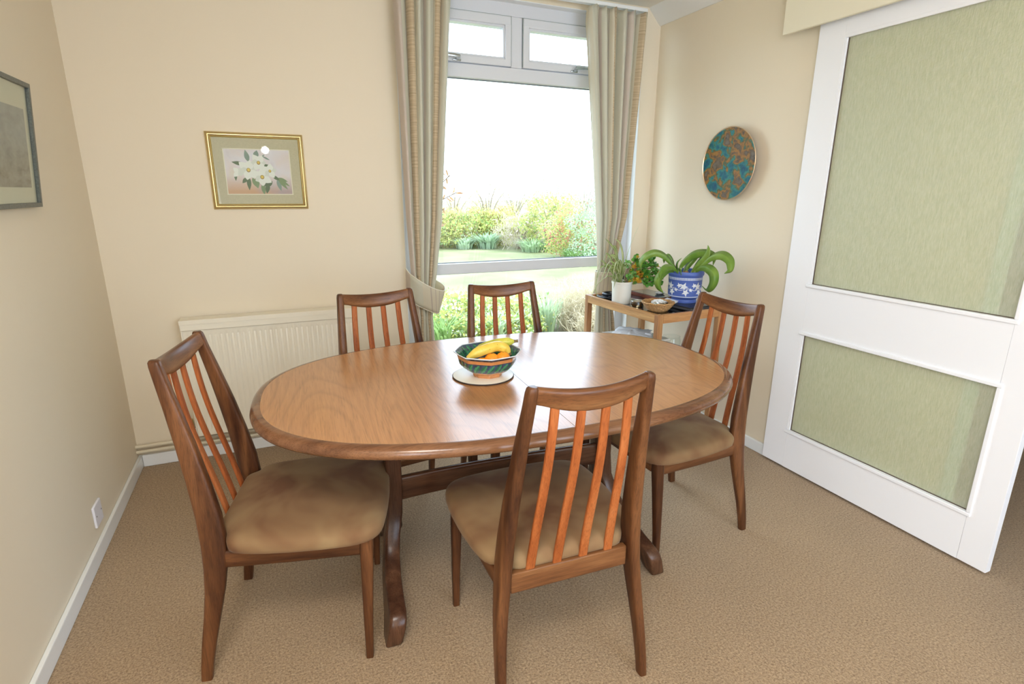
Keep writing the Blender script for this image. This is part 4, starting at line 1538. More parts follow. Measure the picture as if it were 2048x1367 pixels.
def spider_plant():
    root = thing('spider_plant', 'pale striped spider plant with thin arching leaves at the left of the side table', 'plant', (2.515, -0.462, 0.845))
    g, c_ = leaf_mat('spider_green', (0.20, 0.28, 0.06), (0.38, 0.44, 0.14), 0.4), leaf_mat('spider_cream', (0.62, 0.62, 0.38), (0.74, 0.74, 0.52), 0.4)
    paths = [((-0.005, 0.001, 0.003), (0.015, -0.003, 0.142), (0.044, -0.008, 0.237), (0.087, -0.015, 0.339)),
             ((-0.005, 0.002, 0.003), (-0.002, 0.001, 0.142), (-0.023, 0.008, 0.224), (-0.053, 0.019, 0.251)),
             ((-0.009, 0.005, 0.003), (-0.036, 0.021, 0.169), (-0.067, 0.039, 0.223), (-0.092, 0.053, 0.250)),
             ((-0.012, 0.010, 0.002), (-0.054, 0.045, 0.084), (-0.101, 0.084, 0.082), (-0.114, 0.095, -0.033), (-0.103, 0.086, -0.090)),
             ((-0.017, 0.003, 0.004), (-0.073, 0.013, 0.047), (-0.141, 0.025, 0.008), (-0.184, 0.032, -0.080)),
             ((-0.010, 0.004, 0.003), (-0.060, 0.022, 0.129), (-0.093, 0.034, 0.170), (-0.106, 0.039, 0.115)),
             ((-0.008, 0.005, -0.011), (-0.043, 0.025, 0.114), (-0.045, 0.026, 0.058), (-0.043, 0.025, -0.032)),
             ((-0.012, 0.010, 0.002), (-0.067, 0.056, 0.097), (-0.094, 0.079, 0.124), (-0.109, 0.092, 0.081)),
             ((-0.011, 0.002, 0.003), (-0.052, 0.009, 0.088), (-0.109, 0.019, 0.062), (-0.130, 0.023, 0.007)),
             ((-0.005, 0.002, 0.003), (-0.032, 0.012, 0.115), (-0.061, 0.022, 0.156), (-0.075, 0.027, 0.129)),
             ((-0.009, 0.005, 0.003), (0.001, 0.0, 0.087), (0.018, -0.011, 0.115), (0.034, -0.020, 0.088)),
             ((-0.008, 0.007, 0.003), (-0.033, 0.028, 0.196), (-0.058, 0.049, 0.181), (-0.076, 0.063, 0.097))]
    rr = random.Random(3)
    for k in range(14):
        a = rr.uniform(1.6, 4.6)
        L_ = rr.uniform(0.06, 0.15)
        hh = rr.uniform(0.06, 0.16)
        dr = rr.uniform(-0.02, 0.10)
        paths.append(((-0.008, 0.004, 0.0), (L_ * 0.35 * math.cos(a), L_ * 0.35 * math.sin(a), hh * 0.8), (L_ * 0.8 * math.cos(a), L_ * 0.8 * math.sin(a), hh), (L_ * 1.15 * math.cos(a), L_ * 1.15 * math.sin(a), hh - dr)))
    for k, pth in enumerate(paths):
        pts = smooth_path(pth, 7)
        n_ = len(pts)
        d = (pts[-1] - pts[0])
        side = Vector((-d.y, d.x, 0.15)).normalized() if abs(d.x) + abs(d.y) > 0.02 else Vector((0.9, -0.4, 0))
        side = (side + Vector((0.5, -0.2, 0))).normalized()
        wd = [0.0052 * min(1, 0.35 + 2.2 * (i / n_)) * (1 - (i / (n_ - 1)) ** 4) + 0.0004 for i in range(n_)]
        m = MB().strip(pts, wd, side, fold=0.35, mi=0)
        m.strip([p + Vector((0, -0.0006, 0.0006)) for p in pts], [w * 0.42 for w in wd], side, mi=1, fold=0.35)
        m.build('leaf', [g, c_], root, fix=False)


spider_plant()


def jade_plant():
    root = thing('succulent_plant', 'bushy green succulent with some yellow and orange leaves beside the spider plant', 'plant', (2.515, -0.462, 0.845))
    mats = [leaf_mat('jade_green', (0.07, 0.24, 0.03), (0.17, 0.42, 0.07), 0.15, 60, 0.25), leaf_mat('jade_light', (0.14, 0.38, 0.08), (0.28, 0.50, 0.16), 0.2, 60, 0.25),
            leaf_mat('jade_yellow', (0.70, 0.52, 0.03), (0.80, 0.38, 0.08), 0.3, 60, 0.3)]
    rr = random.Random(9)
    ends = [(0.02, 0.0, 0.10, 1), (0.05, -0.02, 0.135, 0), (0.075, -0.02, 0.10, 0), (0.105, -0.03, 0.09, 0), (0.14, -0.03, 0.125, 0), (0.165, -0.05, 0.06, 0), (0.10, -0.04, 0.05, 0),
            (0.03, -0.015, 0.05, 1), (0.07, -0.03, 0.055, 2), (0.055, -0.03, 0.015, 2), (0.10, -0.05, 0.005, 0), (0.14, -0.06, 0.01, 0), (0.17, -0.07, 0.02, 0), (0.04, -0.03, 0.02, 2),
            (0.012, -0.02, 0.03, 1), (0.13, -0.04, 0.05, 0), (0.085, -0.03, 0.035, 2), (0.155, -0.05, 0.095, 0), (0.065, -0.01, 0.085, 2), (0.11, -0.06, 0.03, 0), (0.185, -0.07, 0.045, 0)]
    stems, lv = MB(), MB()
    for x, y, z, mi in ends:
        e = Vector((x + 0.02, y, z))
        stems.tube(smooth_path([Vector((0.012, -0.01, -0.01)), Vector((x * 0.45 + 0.01, y * 0.4, z * 0.55)), e], 3), 0.004, 6)
        for k in range(27):
            a = rr.uniform(0, 2 * PI)
            el = rr.uniform(-0.7, 1.3)
            d = Vector((math.cos(a) * math.cos(el), math.sin(a) * math.cos(el), math.sin(el)))
            L_ = rr.uniform(0.019, 0.030)
            s_ = d.orthogonal().normalized()
            s_.rotate(Matrix.Rotation(rr.uniform(0, 6.28), 3, d))
            b0 = e + Vector([rr.uniform(-0.012, 0.012) for _ in range(3)])
            nrm = s_.cross(d)
            pts = [b0 + d * L_ * t + nrm * 0.004 * math.sin(PI * t) for t in (0.0, 0.3, 0.6, 0.85, 1.0)]
            mm = mi if rr.random() < 0.8 else rr.choice([0, 1, 0, 2])
            lv.strip(pts, [0.002, 0.0075, 0.0105, 0.008, 0.001], s_, mi=mm, fold=0.25)
    stems.build('stem', plain('jade_stem', (0.24, 0.17, 0.10), 0.8), root)
    o = lv.build('foliage', mats, root, fix=False)


jade_plant()


def blue_pot():
    bx, by, bz = 2.797, -0.655, 0.7575
    root = thing('blue_plant_pot', 'blue pot with white leaf relief, holding the broad strap leaved plant', 'pot', (bx, by, bz), math.radians(20))
    blue = plain('matt_blue_stoneware', (0.075, 0.13, 0.42), 0.45)
    white = plain('white_relief', (0.74, 0.77, 0.82), 0.5)
    prof = [(0.0001, 0.0), (0.066, 0.0), (0.068, 0.006), (0.066, 0.018), (0.074, 0.028), (0.084, 0.031), (0.0865, 0.036), (0.0875, 0.040), (0.0885, 0.100), (0.0895, 0.125), (0.0905, 0.127), (0.0905, 0.143),
            (0.0895, 0.145), (0.0955, 0.152), (0.097, 0.160), (0.0955, 0.170), (0.093, 0.1735), (0.089, 0.171), (0.086, 0.150), (0.085, 0.145), (0.0001, 0.145)]
    mis = [0] * 20
    mis[6] = 1
    m = MB()
    m.lathe(prof, 64, mis=mis)
    # beaded band
    for k in range(88):
        t = 2 * PI * k / 88
        r_ = 0.0912
        o = len(m.v)
        for dt, dz in ((-0.022, 0.129), (0.022, 0.129), (0.022, 0.1335), (-0.022, 0.1335), (-0.022, 0.1355), (0.022, 0.1355), (0.022, 0.141), (-0.022, 0.141)):
            m.v.append((r_ * math.cos(t + dt), r_ * math.sin(t + dt), dz))
        m.f += [[o, o + 1, o + 2, o + 3], [o + 4, o + 5, o + 6, o + 7]]
        m.mi += [1, 1]
    # vine of pointed leaves
    def rel(t, z, lift=0.0012):
        r_ = interp(z, [0.036, 0.100, 0.125], [0.0870, 0.0885, 0.0895]) + lift
        return (r_ * math.cos(t), r_ * math.sin(t), z)

    def star(t0, z0, R_, rot_, seed):
        rr = random.Random(seed)
        o = len(m.v)
        lob = [1.0, 0.45, 0.85, 0.42, 0.95, 0.38, 0.7, 0.40, 0.9, 0.42]
        m.v.append(rel(t0, z0, 0.0028))
        n_ = len(lob)
        for i, q in enumerate(lob):
            a = rot_ + 2 * PI * i / n_
            m.v.append(rel(t0 + R_ * q * math.cos(a) / 0.088, z0 + R_ * q * math.sin(a)))
        for i in range(n_):
            m.f.append([o, o + 1 + i, o + 1 + (i + 1) % n_])
            m.mi.append(1)
    nl = 7
    for k in range(nl):
        t = 2 * PI * k / nl
        star(t + 0.0, 0.094, 0.026, 1.2 + 0.3 * (k % 2), k)
        star(t + 0.12, 0.064, 0.024, -1.4, k + 20)
        star(t - 0.27, 0.100, 0.017, 2.0, k + 40)
        star(t + 0.42, 0.076, 0.014, 0.4, k + 60)
    o = len(m.v)
    K = 140
    for i in range(K):
        t = 2 * PI * i / K
        z = 0.080 + 0.006 * math.sin(nl * t)
        m.v += [rel(t, z - 0.0012), rel(t, z + 0.0012)]
    for i in range(K):
        a, b = o + 2 * i, o + 2 * ((i + 1) % K)
        m.f.append([a, b, b + 1, a + 1])
        m.mi.append(1)
    m.build('pot_body', [blue, white], root, fix=False, sharp=40)
    MB().lathe([(0.0001, 0.150), (0.03, 0.152), (0.084, 0.147)], 24).build('soil', plain('bark_soil', (0.10, 0.06, 0.035), 0.95, bstr=0.8, bscale=150, bdist=0.005), root)
    # the plant
    pl = thing('strap_leaf_plant', 'plant with broad arching strap leaves growing in the blue pot', 'plant', (bx, by, bz + 0.150))
    lm_ = leaf_mat('strap_leaf_green', (0.15, 0.30, 0.035), (0.30, 0.45, 0.08), 0.3, 12, 0.35)
    pale = leaf_mat('strap_leaf_base', (0.42, 0.50, 0.16), (0.50, 0.56, 0.22), 0.3, 12, 0.4)
    LV = [([(-0.030, 0.012, -0.01), (-0.045, 0.016, 0.012), (-0.075, 0.027, 0.060), (-0.123, 0.045, 0.108), (-0.172, 0.063, 0.122), (-0.219, 0.080, 0.100), (-0.243, 0.089, 0.062), (-0.236, 0.085, 0.020)], 0.020),
          ([(-0.030, -0.02, -0.01), (-0.080, -0.035, 0.022), (-0.140, -0.052, 0.056), (-0.205, -0.079, 0.056), (-0.240, -0.089, 0.029), (-0.242, -0.090, -0.005)], 0.017),
          ([(-0.030, -0.01, -0.01), (-0.080, -0.007, 0.026), (-0.143, -0.013, 0.032), (-0.200, -0.020, -0.009), (-0.193, -0.017, -0.057), (-0.153, -0.013, -0.092)], 0.018),
          ([(-0.020, 0.030, -0.01), (-0.020, 0.035, 0.015), (-0.012, 0.033, 0.050), (-0.001, 0.002, 0.090), (0.019, -0.040, 0.122), (0.046, -0.099, 0.129), (0.063, -0.136, 0.110), (0.062, -0.132, 0.062)], 0.023),
          ([(0.005, -0.020, -0.01), (0.010, -0.028, 0.012), (0.018, -0.054, 0.062), (0.030, -0.092, 0.110), (0.033, -0.107, 0.140), (0.035, -0.110, 0.168)], 0.034),
          ([(0.005, -0.020, -0.01), (0.010, -0.050, 0.012), (0.016, -0.092, 0.060), (0.026, -0.149, 0.113), (0.037, -0.209, 0.130), (0.046, -0.260, 0.104), (0.047, -0.269, 0.055), (0.042, -0.238, 0.034)], 0.024),
          ([(0.000, -0.020, -0.01), (0.000, -0.054, 0.012), (0.000, -0.088, 0.046), (0.000, -0.148, 0.060), (0.000, -0.203, 0.034), (0.000, -0.211, -0.019), (0.000, -0.175, -0.064), (0.000, -0.126, -0.041)], 0.022),
          ([(-0.015, 0.020, -0.01), (-0.035, 0.020, 0.012), (-0.042, 0.023, 0.060), (-0.026, 0.015, 0.090)], 0.014),
          ([(-0.030, 0.040, -0.01), (-0.052, 0.044, 0.012), (-0.055, 0.047, 0.060), (-0.075, 0.063, 0.100), (-0.093, 0.078, 0.081), (-0.092, 0.077, 0.057)], 0.013),
          ([(-0.003, 0.003, -0.01), (0.001, -0.001, 0.045), (0.026, -0.021, 0.085)], 0.008),
          ([(-0.04, -0.03, -0.01), (-0.07, -0.045, 0.025), (-0.09, -0.055, 0.045)], 0.020),
          ([(0.00, 0.03, -0.01), (0.03, 0.03, 0.05), (0.07, 0.02, 0.10), (0.10, -0.02, 0.10)], 0.018)]
    for pth, w in LV:
        pts = smooth_path(pth, 7)
        n_ = len(pts)
        d = pts[-1] - pts[0]
        h_ = Vector((d.x, d.y, 0))
        side = Vector((-h_.y, h_.x, 0)).normalized() if h_.length > 0.01 else Vector((1, 0, 0))
        wd = [1.12 * w * (0.30 + 0.70 * min(1, (i / n_) * 2.2)) * (1 - max(0, (i / (n_ - 1) - 0.50) / 0.50) ** 2.0) + 0.0006 for i in range(n_)]
        sides = []
        sg = 1 if (h_.x < 0) else -1
        for i in range(n_):
            d_ = (pts[min(i + 1, n_ - 1)] - pts[max(i - 1, 0)]).normalized()
            sides.append((side * 0.62 + side.cross(d_).normalized() * 0.78 * sg))
        m = MB().strip(pts, wd, sides, fold=0.42)
        for q in range(len(m.f)):
            m.mi[q] = 1 if q < len(m.f) * 0.22 else 0
        lo = m.build('leaf', [lm_, pale], pl, fix=False)
        so_ = lo.modifiers.new('thickness', 'SOLIDIFY')
        so_.thickness = 0.0012
    MB().lathe([(0.0001, -0.012), (0.016, -0.010), (0.019, 0.004), (0.012, 0.016), (0.0001, 0.020)], 16).build('bulb', plain('bulb_skin', (0.40, 0.22, 0.08), 0.7, noise=0.3), pl)
    pl.children[-1].location = (-0.012, -0.020, 0.0)


blue_pot()


def on_top(name, label, cat, x, y, z=TRZ, rz=0.0, group=None):
    return thing(name, label, cat, (x, y, z), rz, group)


# black folder under the blue pot
q = on_top('black_folder', 'black folder lying under the blue pot at the front right of the side table', 'folder', 2.775, -0.705, TRZ, 0.12)
MB().box(-0.085, 0.085, -0.105, 0.115, 0.0, 0.022, 0.003).build('cover', plain('black_vinyl', (0.014, 0.014, 0.017), 0.3), q)
MB().box(-0.0855, 0.080, -0.1055, 0.110, 0.006, 0.016, 0.001).build('pages', plain('grey_pages', (0.09, 0.09, 0.1), 0.6), q)
# shallow dark tray with red-brown edge
q = on_top('dark_glass_topped_box', 'flat box with dark glassy lid and red brown edge behind the succulent', 'box', 2.800, -0.385, TRZ, 0.06)
MB().box(-0.070, 0.068, -0.135, 0.135, 0.0, 0.020, 0.002).build('box_body', plain('red_brown_wood', (0.22, 0.06, 0.03), 0.4), q)
MB().box(-0.066, 0.064, -0.131, 0.131, 0.020, 0.0225).build('lid', plain('dark_teal_glass', (0.03, 0.05, 0.055), 0.06, coat=0.5), q)
q = on_top('small_saucer', 'small pale oval dish lying on the dark box left of the blue pot', 'dish', 2.815, -0.425, TRZ + 0.0227, 0.5)
m = MB().lathe([(0.0001, 0.0), (0.022, 0.0), (0.030, 0.005), (0.036, 0.011), (0.0345, 0.012), (0.028, 0.007), (0.0001, 0.003)], 32)
m.v = [(x * 1.15, y * 0.75, z) for x, y, z in m.v]
tag(q, q['label'], 'dish')
m.build('dish_body', plain('grey_white_ceramic', (0.55, 0.56, 0.58), 0.2), q)
# black disc stack
q = on_top('black_disc_stack', 'low black round container with a ring lid at the window end of the side table', 'container', 2.553, -0.300, TRZ)
MB().lathe([(0.0001, 0.0), (0.080, 0.0), (0.085, 0.004), (0.086, 0.010), (0.082, 0.014), (0.074, 0.0145), (0.070, 0.010), (0.0001, 0.010)], 48).build('dish_body', M['dark_plastic'], q)
MB().lathe([(0.044, 0.010), (0.050, 0.012), (0.052, 0.024), (0.047, 0.030), (0.038, 0.028), (0.035, 0.018), (0.036, 0.010)], 40).build('ring', M['dark_plastic'], q)
MB().tube([(-0.05, -0.05, 0.016), (-0.02, -0.062, 0.019), (0.02, -0.058, 0.018), (0.05, -0.04, 0.016)], 0.004, 8).build('cord', M['dark_plastic'], q)
q = on_top('black_upright_box', 'narrow black box standing behind the white pot and spider plant', 'box', 2.640, -0.290, TRZ, 0.2)
MB().box(-0.028, 0.028, -0.014, 0.014, 0, 0.125, 0.003).build('box_body', M['dark_plastic'], q)
MB().box(-0.020, 0.020, -0.0155, -0.0135, 0.02, 0.105, 0.001).build('front_face', M['bg_black'], q)
# round tin
q = on_top('round_tin', 'small shiny round tin between the white pot and the wicker basket', 'tin', 2.540, -0.580, TRZ)
MB().lathe([(0.0001, 0.0), (0.035, 0.0), (0.036, 0.002), (0.036, 0.022), (0.0001, 0.022)], 40).build('tin_base', plain('gold_tin', (0.72, 0.60, 0.38), 0.2, metal=1.0), q)
MB().lathe([(0.0365, 0.014), (0.0372, 0.015), (0.0372, 0.031), (0.036, 0.033), (0.033, 0.0325), (0.032, 0.030), (0.0001, 0.030)], 40).build('lid', M['chrome'], q)


# wicker basket
def wicker():
    q = on_top('wicker_bowl', 'small wicker bowl full of oddments at the front of the side table', 'basket', 2.575, -0.715, TRZ)
    wm = plain('wicker_cane', (0.50, 0.28, 0.11), 0.55, noise=0.35, nscale=140)
    m = MB()
    nr = 9
    for k in range(nr):
        z = 0.004 + k * 0.0048
        r_ = 0.048 + 0.033 * (k / (nr - 1)) ** 0.8
        pts = []
        for i in range(49):
            t = 2 * PI * i / 48
            rr = r_ + 0.0016 * math.cos(24 * t + PI * (k % 2))
            pts.append((rr * math.cos(t), rr * math.sin(t), z))
        m.tube(pts, 0.0030, 6, cap=False)
    m.build('woven_side', wm, q)
    MB().lathe([(0.0001, 0.0), (0.046, 0.0), (0.048, 0.003), (0.045, 0.006), (0.0001, 0.006)], 32).build('basket_base', wm, q)
    pts = [(0.083 * math.cos(t), 0.083 * math.sin(t), 0.046 + 0.0015 * math.sin(11 * t)) for t in np.linspace(0, 2 * PI, 60)]
    MB().tube(pts, 0.004, 8, cap=False).build('basket_rim', wm, q)
    return q


wicker()
rr = random.Random(5)


def crumple(name, label, cat, c_, rx, ry, rz_, mat, seed, freq=3.0, amp=0.25, n=26):
    q = thing(name, label, cat, c_)
    r_ = random.Random(seed)
    ph = [r_.uniform(0, 6.28) for _ in range(8)]
    m = MB()
    for j in range(n + 1):
        a = PI * j / n
        for i in range(2 * n):
            t = 2 * PI * i / (2 * n)
            k = 1 + amp * (math.sin(freq * t + ph[0] + 2 * a) * math.sin(2.7 * a + ph[1]) + 0.6 * math.sin(freq * 2.3 * t + ph[2]) * math.sin(5.1 * a + ph[3]) + 0.35 * math.sin(freq * 4.4 * t + ph[4] + 6 * a))
            m.v.append((rx * k * math.sin(a) * math.cos(t), ry * k * math.sin(a) * math.sin(t), rz_ * (1 - math.cos(a)) * (0.7 + 0.3 * k)))
    for j in range(n):
        for i in range(2 * n):
            m.f.append([j * 2 * n + i, j * 2 * n + (i + 1) % (2 * n), (j + 1) * 2 * n + (i + 1) % (2 * n), (j + 1) * 2 * n + i])
            m.mi.append(0)
    m.build(name + '_body', mat, q, sharp=40)
    return q


foil = plain('silver_foil', (0.82, 0.82, 0.84), 0.18, metal=1.0)
paper = plain('white_paper', (0.80, 0.81, 0.84), 0.6)
crumple('foil_wrapper', 'crumpled silver wrapper in the wicker bowl', 'wrapper', (2.553, -0.735, TRZ + 0.022), 0.030, 0.024, 0.013, foil, 2)
crumple('tissue', 'white crumpled tissue at the back of the wicker bowl', 'tissue', (2.600, -0.690, TRZ + 0.022), 0.036, 0.030, 0.015, paper, 4)
q = thing('pocket_gadget', 'small metal and black gadget lying in the wicker bowl', 'gadget', (2.590, -0.755, TRZ + 0.040), 0.5)
MB().box(-0.022, 0.022, -0.008, 0.008, 0, 0.009, 0.003).build('gadget_body', M['dark_plastic'], q)
MB().box(-0.023, -0.004, -0.0085, 0.0085, 0.002, 0.0098, 0.002).build('gadget_cap', M['chrome'], q)
q = thing('folded_paper', 'folded white paper between the wicker bowl and the blue pot', 'paper', (2.685, -0.655, TRZ + 0.0225), 0.5)
m = MB()
for (pts) in ([(-0.05, -0.045, 0.0), (0.05, -0.05, 0.004), (0.055, 0.03, 0.010), (-0.04, 0.045, 0.006)], [(-0.05, -0.045, 0.002), (0.03, -0.052, 0.012), (0.045, 0.02, 0.020), (-0.045, 0.03, 0.010)]):
    m.add(pts, [[0, 1, 2, 3]])
o_ = m.build('paper_sheet', paper, q, smooth=False)
so_ = o_.modifiers.new('thickness', 'SOLIDIFY')
so_.thickness = 0.0012

# things on the lower shelf
clear_pl = bpy.data.materials.new('cloudy_plastic')
clear_pl.use_nodes = True
nt = clear_pl.node_tree
b_ = nt.nodes['Principled BSDF']
b_.inputs['Base Color'].default_value = (0.80, 0.80, 0.74, 1)
b_.inputs['Alpha'].default_value = 0.55
b_.inputs['Roughness'].default_value = 0.2
q = thing('storage_box', 'cloudy plastic storage box on the lower shelf of the side table', 'box', (2.60, -0.50, 0.316), TRA)
MB().box(-0.125, 0.125, -0.14, 0.14, 0.0, 0.215, 0.008).build('box_body', clear_pl, q)
MB().box(-0.132, 0.132, -0.147, 0.147, 0.215, 0.228, 0.004).build('lid', plain('pale_lid', (0.68, 0.68, 0.62), 0.4), q)
crumple('plastic_bag', 'crumpled white plastic bag on top of the storage box', 'bag', (2.565, -0.52, 0.5445), 0.105, 0.115, 0.020, paper, 8, 4.0, 0.16, 34)
q = thing('glass_jar', 'clear glass jar on the lower shelf right of the storage box', 'jar', (2.815, -0.56, 0.316))
MB().lathe([(0.0001, 0.0), (0.050, 0.0), (0.054, 0.006), (0.055, 0.190), (0.050, 0.207), (0.050, 0.218), (0.047, 0.218), (0.047, 0.206), (0.0515, 0.188), (0.051, 0.010), (0.0001, 0.006)], 40) \
    .build('jar_body', M['glass'], q)

# ------------------------------------------------------------------ garden
GZ = -0.10
lawn_m, nt, b = new_mat('sunny_lawn')
v = coords(nt)
n = nd(nt, 'ShaderNodeTexNoise', Scale=1.2, Detail=5.0)
lk(nt, v, n.inputs['Vector'])
n2 = nd(nt, 'ShaderNodeTexNoise', Scale=60.0, Detail=3.0)
lk(nt, v, n2.inputs['Vector'])
mixf = nd(nt, 'ShaderNodeMath', operation='MULTIPLY_ADD')
lk(nt, n2.outputs['Fac'], mixf.inputs[0])
mixf.inputs[1].default_value = 0.35
mixf_b = nd(nt, 'ShaderNodeMath', operation='MULTIPLY')
lk(nt, n.outputs['Fac'], mixf_b.inputs[0])
mixf_b.inputs[1].default_value = 0.65
lk(nt, mixf_b.outputs[0], mixf.inputs[2])
lk(nt, ramp(nt, mixf.outputs[0], [(0.35, (0.13, 0.15, 0.055)), (0.5, (0.18, 0.19, 0.085)), (0.65, (0.25, 0.24, 0.13))]), b.inputs['Base Color'])
b.inputs['Roughness'].default_value = 0.95
lawn = MB().box(-6, 60, 0.28, 90, GZ - 0.1, GZ).build('lawn', lawn_m, smooth=False)
structure(lawn, 'sunlit lawn outside the window')
soil_m = plain('garden_soil', (0.20, 0.16, 0.10), 0.95, noise=0.3, nscale=12)
bed = MB().prism([(1.0, 0.30), (5.4, 0.30), (5.6, 2.0), (4.9, 2.75), (3.6, 2.55), (2.4, 3.0), (1.4, 3.2), (0.9, 2.0)], GZ, GZ + 0.015, 'z').build('flower_bed', soil_m, smooth=False)
bed['kind'] = 'structure'
bed['label'] = 'soil of the flower bed under the window'


def leaves_mesh(name, parent, mats, weights, centre, rad, n, size, seed, up_=0.0, shape='ball', aspect=0.45):
    g = np.random.default_rng(seed)
    c_ = np.array(centre)
    R_ = np.array(rad)
    d = g.normal(size=(n, 3))
    d /= np.linalg.norm(d, axis=1)[:, None]
    r_ = g.uniform(0.35, 1.0, n) ** 0.45
    # lumpy outline
    ph = g.uniform(0, 6.28, 6)
    lump = 1 + 0.16 * np.sin(3 * d[:, 0] * 2.2 + ph[0]) + 0.14 * np.sin(4.1 * d[:, 1] * 2 + ph[1]) + 0.13 * np.sin(5 * d[:, 2] * 2 + ph[2])
    P = c_ + d * R_ * (r_ * lump)[:, None]
    P = P[P[:, 2] > GZ + 0.01]
    n = len(P)
    a = g.normal(size=(n, 3))
    a[:, 2] += up_
    a /= np.linalg.norm(a, axis=1)[:, None]
    b = np.cross(a, g.normal(size=(n, 3)))
    b /= np.linalg.norm(b, axis=1)[:, None]
    L_ = size * g.uniform(0.6, 1.3, n)[:, None]
    w = L_ * aspect
    V = np.stack([P, P + a * L_ * 0.5 + b * w * 0.5, P + a * L_, P + a * L_ * 0.5 - b * w * 0.5], 1).reshape(-1, 3)
    me = bpy.data.meshes.new(name)
    me.vertices.add(4 * n)
    me.vertices.foreach_set('co', V.ravel())
    me.loops.add(4 * n)
    me.loops.foreach_set('vertex_index', np.arange(4 * n, dtype=np.int32))
    me.polygons.add(n)
    me.polygons.foreach_set('loop_start', np.arange(0, 4 * n, 4, dtype=np.int32))
    me.polygons.foreach_set('loop_total', np.full(n, 4, dtype=np.int32))
    for m_ in mats:
        me.materials.append(m_)
    me.polygons.foreach_set('material_index', g.choice(len(mats), n, p=weights).astype(np.int32))
    me.update()
    o = bpy.data.objects.new(name, me)
    C.objects.link(o)
    o.parent = parent
    return o


def gleaf(name, col, k=0.18):
    return leaf_mat(name, tuple(c * (1 - k) for c in col), tuple(min(1, c * (1 + k)) for c in col), 0.45, 6, 0.6)


YG, GG, PG, RD, TN, BG_, WH, BR, LY = [gleaf(n_, c_) for n_, c_ in (('leaf_yellow_green', (0.50, 0.50, 0.16)), ('leaf_green', (0.28, 0.42, 0.14)), ('leaf_pale_green', (0.46, 0.58, 0.36)),
    ('leaf_red', (0.70, 0.24, 0.20)), ('twig_tan', (0.62, 0.52, 0.42)), ('leaf_blue_green', (0.44, 0.56, 0.38)), ('petal_white', (0.85, 0.85, 0.78)), ('leaf_brown', (0.30, 0.20, 0.08)),
    ('leaf_lime', (0.60, 0.62, 0.20)))]  # glare over the garden is put into these brightened pastel leaf colours
bark = plain('bark', (0.26, 0.20, 0.14), 0.9)


def bush(name, label, cat, x, y, rx, ry, h, mats, w, n, size, seed, aspect=0.45, group=None, up_=0.0, z0=GZ, stemn=7, twigs=0, full=0.55):
    root = thing(name, label, cat, (x, y, z0), 0, group)
    leaves_mesh('foliage', root, mats, w, (0, 0, h * (1 - full)), (rx, ry, h * full), n, size, seed, up_, aspect=aspect)
    # vertex z test is in world metres above the ground for a root at ground level
    r_ = random.Random(seed)
    m = MB()
    for k in range(stemn + twigs):
        a = r_.uniform(0, 6.28)
        f = r_.uniform(0.3, 0.9)
        e = Vector((rx * f * math.cos(a), ry * f * math.sin(a), h * r_.uniform(0.55, 0.95)))
        mid = Vector((e.x * 0.4 + r_.uniform(-.05, .05), e.y * 0.4, e.z * 0.5))
        rad = 0.02 * max(0.4, h) if k < stemn else 0.006
        m.tube(smooth_path([Vector((0.1 * rx * math.cos(a), 0.1 * ry * math.sin(a), 0)), mid, e], 3), [rad * (1 - 0.85 * i / 6) for i in range(7)], 6)
    m.build('stem', bark, root)
    return root


GRP = 'shrubs of the hedge beyond the lawn'
bush('hedge_shrub', 'yellow green hedge shrub at the left end, seen just right of the left curtain', 'shrub', 4.75, 11.3, 0.85, 0.6, 0.92, [YG, GG, LY, BR], [0.45, 0.2, 0.2, 0.15], 5200, 0.085, 1, group=GRP)
bush('hedge_shrub', 'olive green hedge shrub second from the left beyond the lawn', 'shrub', 5.75, 11.5, 0.80, 0.6, 0.95, [YG, GG, LY, BR], [0.40, 0.30, 0.15, 0.15], 5200, 0.085, 2, group=GRP)
bush('hedge_shrub', 'bright yellow topped hedge shrub left of the bare twiggy shrub', 'shrub', 6.65, 11.4, 0.70, 0.6, 0.98, [LY, YG, BR], [0.5, 0.35, 0.15], 4600, 0.085, 3, group=GRP)
bush('twiggy_shrub', 'bare pinkish twiggy shrub in the middle of the hedge', 'shrub', 6.75, 10.3, 0.62, 0.5, 0.90, [TN, TN, YG], [0.6, 0.25, 0.15], 2600, 0.16, 4, aspect=0.08, up_=0.8, twigs=50, group=GRP)
bush('hedge_shrub', 'tall yellow green shrub behind the red leaved one', 'shrub', 7.30, 9.7, 0.85, 0.7, 1.45, [YG, LY, TN, GG], [0.4, 0.25, 0.2, 0.15], 5600, 0.08, 5, group=GRP)
bush('red_leaved_shrub', 'shrub with red young leaves among green right of centre', 'shrub', 6.95, 7.95, 0.55, 0.55, 1.12, [YG, RD, GG, LY], [0.4, 0.24, 0.2, 0.16], 5600, 0.06, 6, group=GRP)
bush('pale_green_shrub', 'large pale green shrub at the right, partly behind the right curtain', 'shrub', 7.25, 7.0, 0.75, 0.8, 1.55, [PG, BG_, RD, PG], [0.5, 0.28, 0.04, 0.18], 9000, 0.055, 7, group=GRP)
bush('hedge_shrub', 'far right end shrub of the hedge hidden behind the right curtain', 'shrub', 8.3, 6.2, 0.9, 0.9, 1.6, [PG, GG], [0.6, 0.4], 3000, 0.08, 8, group=GRP)
bush('hedge_shrub', 'hedge shrub behind the left curtain', 'shrub', 3.7, 11.0, 0.9, 0.6, 1.05, [YG, GG], [0.6, 0.4], 3000, 0.09, 9, group=GRP)


